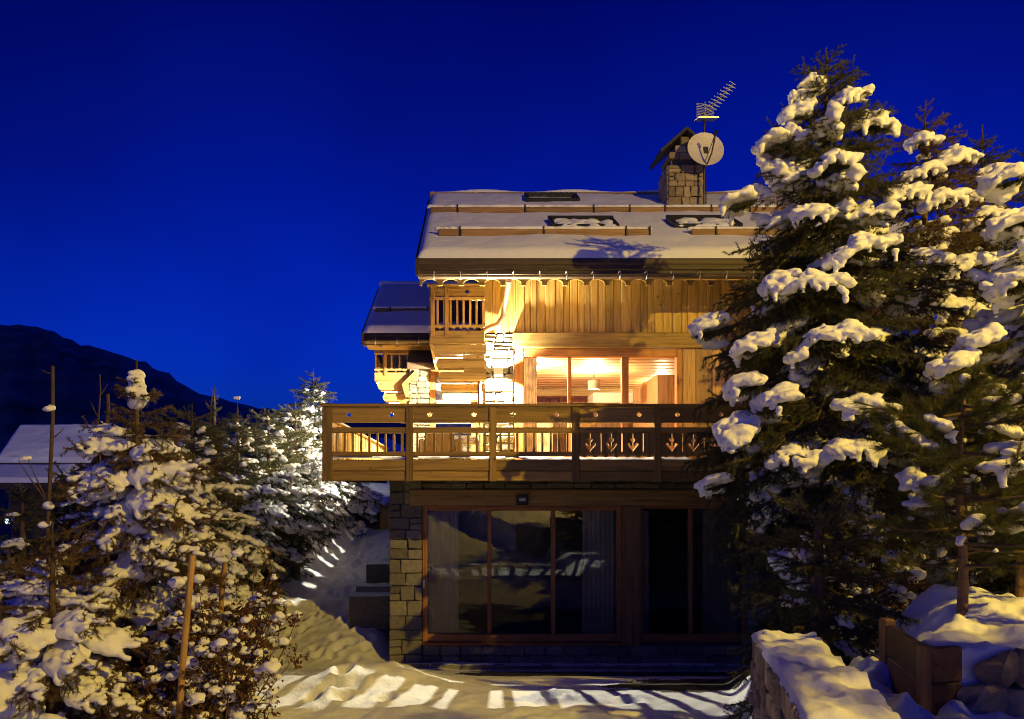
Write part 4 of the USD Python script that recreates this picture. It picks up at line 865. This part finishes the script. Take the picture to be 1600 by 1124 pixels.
def bough_lib(key, lengths, nseed, **kw):
    if key not in _lib: _lib[key] = {L: [spruce_bough(L, 100 * i + 7 * s + 3, **kw) for s in range(nseed)] for i, L in enumerate(lengths)}
    return _lib[key]
protos = {}
def quat(R):
    w = math.sqrt(max(1e-9, 1 + R[0, 0] + R[1, 1] + R[2, 2])) / 2
    if w > .1: return Gf.Quath(w, *(float(x) for x in ((R[2, 1] - R[1, 2]) / 4 / w, (R[0, 2] - R[2, 0]) / 4 / w, (R[1, 0] - R[0, 1]) / 4 / w)))
    ang, ax_, _ = trimesh.transformations.rotation_from_matrix(np.vstack([np.c_[R, [0, 0, 0]], [0, 0, 0, 1]])); c_, s_ = math.cos(ang / 2), math.sin(ang / 2)
    return Gf.Quath(c_, *(float(x * s_) for x in ax_))
def scatter(name, lib, which, put, mt, tree):
    """The boughs of one tree: copies of a few bough shapes."""
    if not put: return
    pi = UsdGeom.PointInstancer.Define(stage, numbered(P(tree), name)); tag(pi, kind='stuff'); keys = sorted({q[0] for q in put})
    if True:
        targets = []
        for k in keys:
            pk = (id(lib), k, which, str(mt.GetPath()))
            if pk not in protos:
                m = lib[k[0]][k[1]][which]
                protos[pk] = usdkit.mesh(stage, f'{pi.GetPath()}/bough_{len(protos):03d}', m[:2], mt, which == 2).GetPath()
            targets.append(protos[pk])
    pi.CreatePrototypesRel().SetTargets(targets); ix = {k: i for i, k in enumerate(keys)}
    pi.CreateProtoIndicesAttr(Vt.IntArray([ix[q[0]] for q in put])); pi.CreatePositionsAttr(Vt.Vec3fArray([Gf.Vec3f(*map(float, q[4])) for q in put]))
    pi.CreateScalesAttr(Vt.Vec3fArray([Gf.Vec3f(q[2], q[2], q[3]) for q in put])); pi.CreateOrientationsAttr(Vt.QuathArray([quat(q[1]) for q in put]))
def slab(w, seed):
    """A thick sheet of snow draped over the end of a bough, along x, hanging towards -y."""
    r = np.random.default_rng(seed); C, R_ = [], []; sk = r.uniform(-.25, .25)
    for x in np.arange(-w / 2, w / 2, .028):
        t = 2 * x / w; d_ = .17 * (1 - t * t) ** .5 + .03
        for _ in range(4):
            y = r.uniform(-1, .8) * d_; C.append([x, y, -.9 * w * .25 * (t + sk) ** 2 * (1.2 - .4 * (t > 0)) - .55 * max(0, -y) ** 1.1 + r.normal(0, .012) + .03 * math.sin(x * 21 + seed)]); R_.append(r.uniform(.034, .062))
    for k in range(int(w / .065)):
        x = -w / 2 + .03 + k * .065 + r.normal(0, .015); t = 2 * x / w; n = r.integers(1, 5)
        for j in range(n): C.append([x, -.17 * max(0, 1 - t * t) ** .5 - .02, -.9 * w * .25 * (t + sk) ** 2 - .09 - .035 * j]); R_.append(.036 - .004 * j)
    return blobs(C, R_, .018, flat=.62, lump=.9)
def spruce(name, label, base, top, prof, lib, whorl, nper, seed, mt='needle', grp=None, snow_p=.8, up_top=.8, down=.35, leader=True, lean=(0, 0), trunk_r=.09, ctg='tree', skip=None, caps=(), heroes=()):
    """prof(d): bough length at distance d below the tip."""
    r = np.random.default_rng(seed); base = np.array(base, float); H = top - base[2]
    t = thing(name, label, ctg, grp)
    tip = base + np.array([lean[0], lean[1], H]); zs = np.linspace(0, 1, 12)
    part('trunk', tube(base + (tip - base) * zs[:, None], trunk_r * (1 - zs) ** .8 + .012, 9), M['bark'], t, smooth=True)
    wv, nv, sv, put = [], [], [], []; lens = sorted(lib); dd = .12
    while dd < H - .15:
        n = max(3, int(round(nper * r.uniform(.85, 1.15) * min(1, .55 + dd)))); a0 = r.uniform(0, 2 * PI)
        for k in range(n):
            L = prof(dd) * (r.uniform(.85, 1.18) if r.random() < .7 else r.uniform(.5, .85))
            if L < .08: continue
            l0 = min(lens, key=lambda q: abs(math.log(q / L))); w, nd, s = lib[l0][r.integers(len(lib[l0]))]; sc = L / l0
            az = a0 + 2 * PI * k / n + r.normal(0, .12); pitch = up_top * math.exp(-dd / .55) - down * min(1, dd / (H * .7)) + r.normal(0, .13)
            p = tip + (base - tip) * ((dd + r.uniform(-.5, .5) * whorl) / H)
            if skip and skip(az, p, L): continue
            A_ = rotz(az) @ roty(-pitch) @ rotx(r.normal(0, .15)); key = (l0, int(np.argmax([x_[0] is w[0] for x_ in lib[l0]])))
            put.append((key, A_, sc, min(sc, 1.15), p, s is not None and r.random() < snow_p * (.35 if heroes and dd < .9 else 1)))
        dd += whorl * r.uniform(.8, 1.2)
    if leader:
        # upright leading shoot with short side shoots
        q = [tip - (0, 0, .25), tip + (0, 0, .18)]; wv.append(tube(q, [.014, .005], 5))
        n = 260; zz = r.uniform(-.25, .18, n); an_ = r.uniform(0, 2 * PI, n); p = tip + np.c_[np.zeros(n), np.zeros(n), zz]; e = p + np.c_[np.cos(an_) * .022, np.sin(an_) * .022, np.full(n, .02)]
        sd = np.c_[-np.sin(an_), np.cos(an_), np.zeros(n)] * .003; nv.append((np.stack([p - sd, p + sd, e], 1).reshape(-1, 3), np.arange(3 * n).reshape(-1, 3)))
    if wv: part('leading_shoot', wv, M['bark'], t); part('leading_needles', cat(nv), M[mt], t)
    for i, (hx, hy, hw_) in enumerate(heroes):
        Yh = base[1]
        for _ in range(3):
            zz_ = wz(hy, Yh); rad = prof(max(.1, top - zz_)) * .86; dx = wx(hx, Yh) - base[0]; Yh = base[1] - math.sqrt(max(.01, rad * rad - dx * dx))
        pos = np.array([wx(hx, Yh), Yh, wz(hy, Yh)]); az = math.atan2(pos[1] - base[1], pos[0] - base[0]); mx = hw_ / F * Yh
        sv.append(xf(slab(mx, 900 + i), rotz(az + PI / 2 if abs(dx) < .6 * rad else az * .5 + PI / 4 * 0 + (.5 if dx > 0 else -.5)), pos))
        l0 = 1.0 if 1.0 in lib else max(lib)
        for a_ in (-.35, .0, .35): put.append(((l0, 0), rotz(az + a_) @ roty(.12), mx * .9 / l0, mx * .9 / l0, pos - .62 * mx * np.array([math.cos(az + a_), math.sin(az + a_), -.08]) - [0, 0, .07], False))
    scatter('branches', lib, 0, put, M['bark'], t); scatter('crown', lib, 1, put, M[mt], t); scatter('snow', lib, 2, [q for q in put if q[5] and lib[q[0][0]][q[0][1]][2] is not None], M['snowt'], t)
    for (dz, rr) in caps: sv.append(blobs(tip + [0, 0, dz] + r.normal(0, rr * .45, (9, 3)), r.uniform(.6, 1, 9) * rr, rr * .25, lump=.4))
    if sv: [part('snow_clump', q_, M['snowt'], t, smooth=True) for q_ in sv]
    return t
LIB1 = bough_lib('near', [.3, .6, 1.0, 1.5], 4, dens=430, nl=.034, nw=.003, h=.02, thr=.47, fq=1.8, sr=1.15, hf=.17)
LIBH = bough_lib('heavy', [.3, .6, 1.0], 4, dens=420, nl=.033, nw=.003, h=.02, thr=.495, fq=2.7, sr=1.1, hf=.2)
LIB2 = bough_lib('far', [.35, .7, 1.15], 4, dens=240, nl=.036, nw=.004, h=.026, thr=.42, fq=2.3, sr=1.15, hf=.2)

# right: big spruce and its neighbours
big_prof = lambda d_: float(np.interp(d_, [0, .3, .7, 1.4, 2.15, 2.7, 4.0, 4.5, 5.2, 5.9, 7], [.20, .36, .57, .76, 1.0, 1.3, 1.52, 1.46, 1.28, 1.0, .9]))
spruce('spruce_tree', 'tall spruce loaded with snow standing in front of the right end of the chalet', (4.2, 8.5, gz(4.2, 8.5) - .1), 4.86, big_prof, LIB1, .2, 12, 5, snow_p=.55, heroes=((1345, 372, 100), (1275, 430, 100), (1440, 395, 115), (1300, 512, 120), (1215, 612, 130), (1150, 655, 140), (1355, 622, 90), (1243, 702, 75), (1238, 860, 70), (1155, 306, 60), (1112, 500, 90), (1178, 530, 70), (1222, 430, 70), (1305, 242, 60), (1365, 185, 75), (1212, 216, 60), (1415, 292, 70), (1264, 132, 30), (1318, 150, 32), (1248, 170, 34), (1165, 590, 80), (1120, 745, 60), (1330, 690, 80), (1270, 325, 50)))
spruce('spruce_tree', 'brownish snowy conifer directly behind the tall spruce, on its right', (wx(1445, 9.6), 9.6, -2.0), wz(200, 9.6), lambda d_: float(np.interp(d_, [0, .4, 1.5, 3, 6], [.3, .48, .8, 1.15, 1.3])), LIB2, .22, 9, 6, mt='larch', snow_p=.95, heroes=((1490, 236, 70), (1445, 212, 40), (1475, 300, 60), (1515, 400, 70), (1440, 262, 50), (1500, 470, 80)))
spruce('spruce_tree', 'slim dark snowy conifer between the brownish conifer and the right picture edge', (wx(1535, 10.4), 10.4, -2.0), wz(215, 10.4), lambda d_: float(np.interp(d_, [0, .4, 1.5, 3, 6], [.2, .35, .7, 1.1, 1.4])), LIB2, .22, 12, 7, snow_p=.95, heroes=((1540, 330, 50), (1556, 262, 40), (1530, 300, 40), (1560, 400, 60)))
spruce('spruce_tree', 'snowy spruce cut off by the right edge of the photo', (wx(1640, 7.2), 7.2, -1.7), wz(190, 7.2), lambda d_: float(np.interp(d_, [0, .4, 1.5, 3, 6], [.12, .25, .6, 1.0, 1.2])), LIB1, .22, 10, 8, snow_p=.95, heroes=((1575, 268, 60), (1585, 335, 60), (1535, 522, 110), (1590, 430, 80), (1490, 560, 110), (1545, 620, 120), (1460, 660, 80), (1570, 700, 90)))
spruce('spruce_tree', 'spruce standing out of view on the right, between the street lamp and the planter', (6.0, 1.55, -1.2), 3.9, lambda d_: float(np.interp(d_, [0, .4, 1.5, 3, 6], [.2, .4, .9, 1.2, 1.3])), LIB2, .26, 8, 28, snow_p=.6)
# left group
spruce('spruce_tree', 'young spruce heaped with yellow lit snow at the left front', (-3.07, 7.0, gz(-3.07, 7.0) - .1), wz(592, 7.0), lambda d_: float(np.interp(d_, [0, .3, .8, 1.6, 2.6, 3.4], [.14, .3, .62, .95, 1.2, 1.2])), LIBH, .19, 9, 15, snow_p=.8, mt='larch', trunk_r=.05, up_top=.6, caps=((.03, .05), (-.03, .055), (-.12, .06), (-.2, .07)))
spruce('spruce_tree', 'low snowy spruce at the far left, beside the tall bare sapling', (-3.15, 5.7, gz(-3.15, 5.7) - .1), wz(850, 5.7), lambda d_: float(np.interp(d_, [0, .3, .8, 1.6], [.2, .45, .75, .8])), LIBH, .2, 8, 16, snow_p=.8, mt='larch', trunk_r=.04)
row = [((300, 650), 11.0, [0, .4, 1.2, 2.2, 4], [.3, .6, 1.0, 1.2, 1.0], 'broad snowy spruce just behind the young yellow lit spruce'),
       ((335, 618), 14.5, [0, .5, 1.2, 2.5, 4], [.08, .2, .7, 1.2, 1.4], 'thin topped snowy spruce behind the row, left of its middle'),
       ((420, 655), 14.6, [0, .4, 1.2, 2.2, 3], [.4, .7, 1.1, 1.0, .4], 'round topped snowy spruce in the middle of the row left of the terrace'),
       ((490, 588), 19.0, [0, .4, 1.2, 2.4, 3.4, 4], [.16, .5, 1.0, 1.25, .9, .5], 'pointed spruce with white lit snow just left of the terrace corner'),
       ((462, 640), 16.0, [0, .4, 1.2, 2.2, 3], [.3, .6, 1.0, 1.0, .4], 'snowy spruce between the round topped spruce and the pointed one'),
       ((372, 655), 13.4, [0, .4, 1.2, 2.2, 3], [.3, .6, 1.0, 1.0, .5], 'snowy spruce half hidden behind the round topped spruce, on its left'),
       ((545, 700), 21.0, [0, .4, 1.2, 2.5, 4], [.3, .6, 1.2, 1.6, 1.6], 'white lit spruce seen between the railing posts at the terrace corner')]
for i, ((px_, py_), Y, a, b, lab) in enumerate(row):
    X = wx(px_, Y); g0 = gz(X, Y)
    spruce('spruce_tree', lab, (X, Y, g0 - .1), wz(py_, Y), lambda d_, a=a, b=b: float(np.interp(d_, a, b)), LIB2, .22, 10, 30 + i, snow_p=1.0)

for i, (px_, py_, Y, lab) in enumerate(((35, 775, 13.0, 'dark spruce at the left picture edge below the bluish lamp'), (105, 745, 14.0, 'dark spruce between the bare sapling and the neighbouring roof'), (235, 690, 12.5, 'dark spruce just behind the left front trees'), (-60, 800, 11.0, 'dark spruce cut off by the left picture edge'))):
    spruce('spruce_tree', lab, (wx(px_, Y), Y, gz(wx(px_, Y), Y) - .1), wz(py_, Y), lambda d_: float(np.interp(d_, [0, .4, 1.2, 3, 5], [.3, .6, 1.1, 1.4, 1.5])), LIB2, .26, 9, 60 + i, snow_p=.22, leader=False)
spruce('spruce_tree', 'low dark spruce in the shade just behind the stone retaining wall', (3.05, 6.3, -1.9), wz(790, 6.3), lambda d_: float(np.interp(d_, [0, .3, .8, 1.7], [.3, .5, .75, .85])), LIB2, .2, 10, 91, snow_p=.12, leader=False)
# bare sapling with a few snow pads
def sapling(label, p0, p1, r0, twigs, pads, mt='twig', ctg='sapling', grp=None):
    t = thing('bare_sapling', label, ctg, grp); p0, p1 = np.array(p0), np.array(p1)
    zz = np.linspace(0, 1, 8)[:, None]; part('stem', tube(p0 + (p1 - p0) * zz + .015 * np.sin(zz * 9) * [1, 0, 0], np.linspace(r0, r0 * .6, 8), 7), M[mt], t, smooth=True)
    for (u, dv) in twigs: q = p0 + (p1 - p0) * u; dv = np.array(dv); part('twig', tube([q, q + dv * .5 + (0, 0, -.01), q + dv], [.008, .006, .003], 5), M['twig'], t)
    for (u, off, r_) in pads: q = p0 + (p1 - p0) * u + np.array(off); part('snow_pad', blobs(q + rng.normal(0, r_ * .35, (9, 3)) * [1.3, 1, .6], rng.uniform(.4, .75, 9) * r_, r_ * .2, lump=.5), M['snowt'], t, smooth=True)
Y = 6.6
sapling('tall bare sapling stem standing at the far left in front of the neighbouring roof', (wx(72, Y), Y, -2.2), (wx(81, Y), Y, wz(572, Y)), .024, [(.98, (-.09, 0, .03)), (.62, (-.2, 0, .42)), (.62, (.28, .1, .3)), (.62, (-.28, 0, .4)), (.8, (.12, 0, .1)), (.62, (.3, -.1, .12))], [(.62, (0, -.02, 0), .05), (.9, (-.015, 0, -.05), .045), (.56, (-.05, 0, .02), .04), (.62, (-.22, 0, .42), .03)])
for i, (px_, y0, y1, Y, lab) in enumerate(((155, 760, 585, 8.5, 'thin dark twig stem rising left of the young yellow lit spruce'), (167, 760, 616, 8.2, 'short thick cut stem left of the young yellow lit spruce'), (370, 700, 624, 13.0, 'short thin stake with a snow cap rising from the row of snowy spruces'), (330, 700, 605, 12.5, 'thin twig rising above the row of snowy spruces'))):
    sapling(lab, (wx(px_, Y), Y, wz(y0, Y)), (wx(px_, Y), Y, wz(y1, Y)), .012 if i != 1 else .03, [(.8, (.1, 0, .15)), (.6, (-.1, 0, .2))] if i in (0, 3) else [], [(1.0, (0, 0, .02), .04)] if i == 2 else [(.5, (0, 0, 0), .03)] if i == 0 else [])
# stakes
for (pa, pb, Y, r_, lab) in (((277, 1124), (301, 868), 5.9, .028, 'yellow lit wooden stake leaning in front of the leafy shrub'), ((155, 1060), (165, 985), 6.6, .03, 'short wooden stake low in front of the young spruce, left of the long one'), ((345, 930), (352, 880), 6.6, .025, 'short stake half hidden in the leafy shrub, right of the long one')):
    st2 = tag(part('wooden_stake', tube([(wx(pa[0], Y), Y, wz(pa[1], Y) - .15), (wx((pa[0] + pb[0]) / 2, Y), Y, wz((pa[1] + pb[1]) / 2, Y)), (wx(pb[0], Y), Y, wz(pb[1], Y))], [r_, r_ * .95, r_ * .9], 9), M['stake'], smooth=40), lab, 'stake')

def shrub(label, c, rad, nst, seed, leaf_mt, npad=260, pad=(.018, .045), leafn=5200, ls=.028):
    r = np.random.default_rng(seed); t = thing('leafy_shrub', label, 'shrub'); c = np.array(c); rad = np.array(rad); base = c - [0, 0, rad[2]]
    wv, tips = [], []
    for k in range(nst):
        a = r.uniform(0, 2 * PI); u = r.uniform(.15, 1) ** .6; e = c + rad * np.array([math.cos(a) * u, math.sin(a) * u, r.uniform(-.9, 1.0) * math.sqrt(max(0, 1 - u * u * .9)) ])
        b = base + np.array([r.normal(0, .05), r.normal(0, .05), 0]); m = (b + e) / 2 + r.normal(0, .06, 3); tt = np.linspace(0, 1, 6)[:, None]
        q = (1 - tt) ** 2 * b + 2 * tt * (1 - tt) * m + tt**2 * e; wv.append(tube(q, np.linspace(.009, .003, 6), 4, False)); tips.append(q)
        for j in range(4):
            s0 = q[r.integers(2, 6)]; e2 = s0 + r.normal(0, .11, 3) + [0, 0, .02]; wv.append(tube([s0, (s0 + e2) / 2 + r.normal(0, .01, 3), e2], [.004, .003, .002], 3, False)); tips.append(np.array([s0, (s0 + e2) / 2, e2]))
    part('stems', cat(wv), M['twig'], t, kind='stuff')
    allp = np.vstack([q[len(q) // 3:] for q in tips]); p = allp[r.integers(len(allp), size=leafn)] + r.normal(0, .03, (leafn, 3)); n1 = r.normal(size=(leafn, 3)); n1 /= np.linalg.norm(n1, axis=1)[:, None]; n2_ = np.cross(n1, r.normal(size=(leafn, 3))); n2_ /= np.linalg.norm(n2_, axis=1)[:, None]; s_ = ls * r.uniform(.6, 1.2, leafn)[:, None]
    v = np.stack([p - n1 * s_, p + n2_ * s_ * .5, p + n1 * s_, p - n2_ * s_ * .5], 1).reshape(-1, 3); i0 = np.arange(leafn) * 4
    part('leaves', (v, np.vstack([np.c_[i0, i0 + 1, i0 + 2], np.c_[i0, i0 + 2, i0 + 3]])), M[leaf_mt], t, kind='stuff')
    sv = []; sp = ico((0, 0, 0), 1.0, 2)
    for k in range(npad):
        q = allp[r.integers(len(allp))]; ra = r.uniform(*pad) * (1.6 if r.random() < .15 else 1)
        nn = sp[0] * (1 + .5 * (meshkit.noise(sp[0] * 1.7 + k * 3.1)[:, None] - .5)); sv.append((nn * ra * np.array([1.15, 1.15, .8]) + q + [0, 0, ra * .6], sp[1]))
    part('snow', cat(sv), M['snowt'], t, smooth=True, kind='stuff')
shrub('leafy brown shrub dotted with snow at the left front beside the wooden stake', (wx(355, 6.4), 6.4, -1.35), (.62, .55, .78), 60, 3, 'brown', 420)
shrub('lower leafy shrub with small snow dots at the bottom left', (wx(215, 6.1), 6.1, -1.75), (.7, .5, .4), 40, 4, 'brown', 260)
shrub('brown leaved bush with snow dots under the tall spruce on the right', (wx(1345, 6.9), 6.9, -.85), (.6, .45, .62), 50, 5, 'brown', 300)

# foreground pine on the right
def pine(label, base, top, seed):
    r = np.random.default_rng(seed); t = thing('pine_tree', label, 'tree'); base = np.array(base); H = top - base[2]; zz = np.linspace(0, 1, 10)[:, None]
    part('trunk', tube(base + zz * [0.02, 0, H] + .02 * np.sin(zz * 7) * [1, 0, 0], np.linspace(.04, .012, 10), 10), M['trunk2'], t, smooth=True)
    wv, nv, sv = [], [], []
    for k in range(46):
        u = .28 + .72 * k / 46; a = r.uniform(0, 2 * PI); L = (1.05 - .75 * u) * r.uniform(.7, 1.15) + .12; p = base + [0.02 * u, 0, H * u]; tt = np.linspace(0, 1, 7); dz = r.uniform(-.05, .3)
        q = p + np.c_[tt * L * math.cos(a), tt * L * math.sin(a), L * (dz * tt + .25 * (tt**2) - .25 * tt)]; wv.append(tube(q, np.linspace(.014, .005, 7), 5))
        for s_ in np.r_[.2, .32, .44, .56, .68, .8, .92, 1.0]:
            b = q[0] + (q[-1] - q[0]) * s_; b[2] = np.interp(s_, tt, q[:, 2])
            for j in range(2 if s_ < 1 else 1):
                dv = np.array([math.cos(a), math.sin(a), .3]) + (r.normal(0, .6, 3) if s_ < 1 else 0); dv /= np.linalg.norm(dv); e = b + dv * .12; wv.append(tube([b, e], [.006, .004], 4))
                n = 120; w_ = r.normal(size=(n, 3)) * .55 + dv * .8; w_ /= np.linalg.norm(w_, axis=1)[:, None]; pp = b + (e - b) * r.uniform(0.2, 1, n)[:, None]; sd = np.cross(w_, r.normal(size=(n, 3))); sd /= np.linalg.norm(sd, axis=1)[:, None]; l_ = r.uniform(.06, .1, n)[:, None]
                nv.append((np.stack([pp - sd * .0014, pp + sd * .0014, pp + w_ * l_], 1).reshape(-1, 3), np.arange(3 * n).reshape(-1, 3)))
        if r.random() < .42:
            s0, s1_ = r.uniform(.2, .6), r.uniform(.7, 1.05); C, R_ = [], []
            lat = np.array([-math.sin(a), math.cos(a), 0])
            for us in np.arange(s0, s1_, .03 / L):
                c = np.array([p[0] + us * L * math.cos(a), p[1] + us * L * math.sin(a), np.interp(us, tt, q[:, 2]) + .03]); w_ = .11 * math.sin(PI * (us - s0) / (s1_ - s0 + .01)) ** .5
                for _ in range(3): o_ = r.normal(0, .5) * w_; C.append(c + lat * o_ + [0, 0, .02 - abs(o_) * .55 + r.normal(0, .01)]); R_.append(r.uniform(.026, .05))
                if r.random() < .07:
                    for j in range(4): C.append(c + lat * (w_ * .8 * (1 if r.random() < .5 else -1)) * (1 + .1 * j) - [0, 0, .05 + .04 * j]); R_.append(.036 - .004 * j)
            if C: sv.append(blobs(C, R_, .018, flat=.62, lump=.8))
    part('branches', cat(wv), M['bark'], t, kind='stuff'); part('needles', cat(nv), M['pine'], t, kind='stuff'); part('snow', cat(sv), M['snowt'], t, smooth=True, kind='stuff')
pine('young pine with long yellowish needles and snow slabs in front at the right', (wx(1500, 5.3), 5.3, -1.1), wz(610, 5.3), 3)
pine('second young pine with long needles at the right picture edge, behind the planter', (wx(1590, 6.1), 6.1, -1.2), wz(600, 6.1), 9)

# ------------------------------------------------------------------ neighbouring house, far left
nb = thing('neighbour_house', 'dark neighbouring house with pale snowy roof at the far left', 'house')
Y0 = 26.0
hx0, hx1 = wx(-4, Y0), wx(140, Y0)
def quad_roof(ya, za, yb_, zb, x0a, x1a, x0b, x1b, th):
    v = np.array([[x0a, ya, za], [x1a, ya, za], [x1b, yb_, zb], [x0b, yb_, zb]]); v = np.vstack([v, v - [0, 0, th]]); h = trimesh.convex.convex_hull(v); return np.array(h.vertices), np.array(h.faces)
ze_, zr_ = wz(724, 26), wz(667, 27.4)
part('roof', quad_roof(26, ze_, 27.4, zr_, hx0, hx1, hx0, hx1, .25), M['dark'], nb)
part('snow', snow_sheet(hx0 - .05, hx1 + .05, 25.95, ze_ + .01, 27.4, zr_ + .01, .16, 81, nx=60, ny=30), M['snow'], nb, smooth=True)
part('porch_roof', quad_roof(24.2, wz(755, 24.2), 25.8, wz(731, 25.8), hx0 - 5, hx1 - .3, hx0 - 5, hx1 - .3, .2), M['dark'], nb)
part('snow', snow_sheet(hx0 - 5.05, hx1 - .25, 24.15, wz(755, 24.2) + .01, 25.85, wz(731, 25.8) + .01, .14, 82, nx=60, ny=20), M['snow'], nb, smooth=True)
part('wall', bx(hx0 + .3, hx1 - .4, 26.3, 28.6, -11, ze_ - .1), M['dark'], nb)
part('back_roof', quad_roof(27.4, zr_, 28.8, ze_, hx0, hx1, hx0, hx1, .25), M['dark'], nb)
for (a, b) in ((-6, 3), (15, 21)): part('window', bx(wx(a, 26.3), wx(b, 26.3), 26.24, 26.29, wz(897, 26.3), wz(872, 26.3), .01), M['cold'], nb)
parts('porch_post', [bx(x, x + .15, 24.4, 24.55, -9, wz(757, 24.4)) for x in np.arange(hx0 + .3, hx1 - .4, 2.2)], M['dark'], nb)
pl2 = thing('porch_lamp', 'small bluish white lamp shining at the far left below the snowy roof', 'lamp')
part('globe', ico((wx(12, 24.3), 24.3, wz(812, 24.3)), (.09, .08, .15), 3), M['cold2'], pl2, smooth=True); part('bracket', bx(wx(12, 24.3) - .03, wx(12, 24.3) + .03, 24.38, 24.42, wz(812, 24.3), wz(757, 24.3), .004), M['iron'], pl2)

# ------------------------------------------------------------------ street lamp on the bank beside the camera
sl_ = thing('street_lamp', 'tall grey street lamp with a warm yellow lantern beside the road', 'street lamp')
bp = LAMP + [1.2, -.4, 0]
part('pole', tube([(bp[0], bp[1], -1.2), (bp[0], bp[1], 6.6)], [.09, .055], 12), M['steel'], sl_, smooth=40)
part('arm', tube([(bp[0], bp[1], 6.5), (bp[0] - .5, bp[1] + .16, 6.85), LAMP + [.1, -.03, .22]], .035, 8), M['steel'], sl_, smooth=40)
part('lantern', bx(LAMP[0] - .35, LAMP[0] + .2, LAMP[1] - .14, LAMP[1] + .14, LAMP[2] + .10, LAMP[2] + .24, .04), M['steel'], sl_)
part('lantern_glass', ico(LAMP + [0, 0, .08], (.13, .1, .04), 2), M['glow2'], sl_, smooth=True)
sphere_light('/World/street_lamp/light', LAMP, .06, LAMP_I, (1.0, 0.665, 0.07))
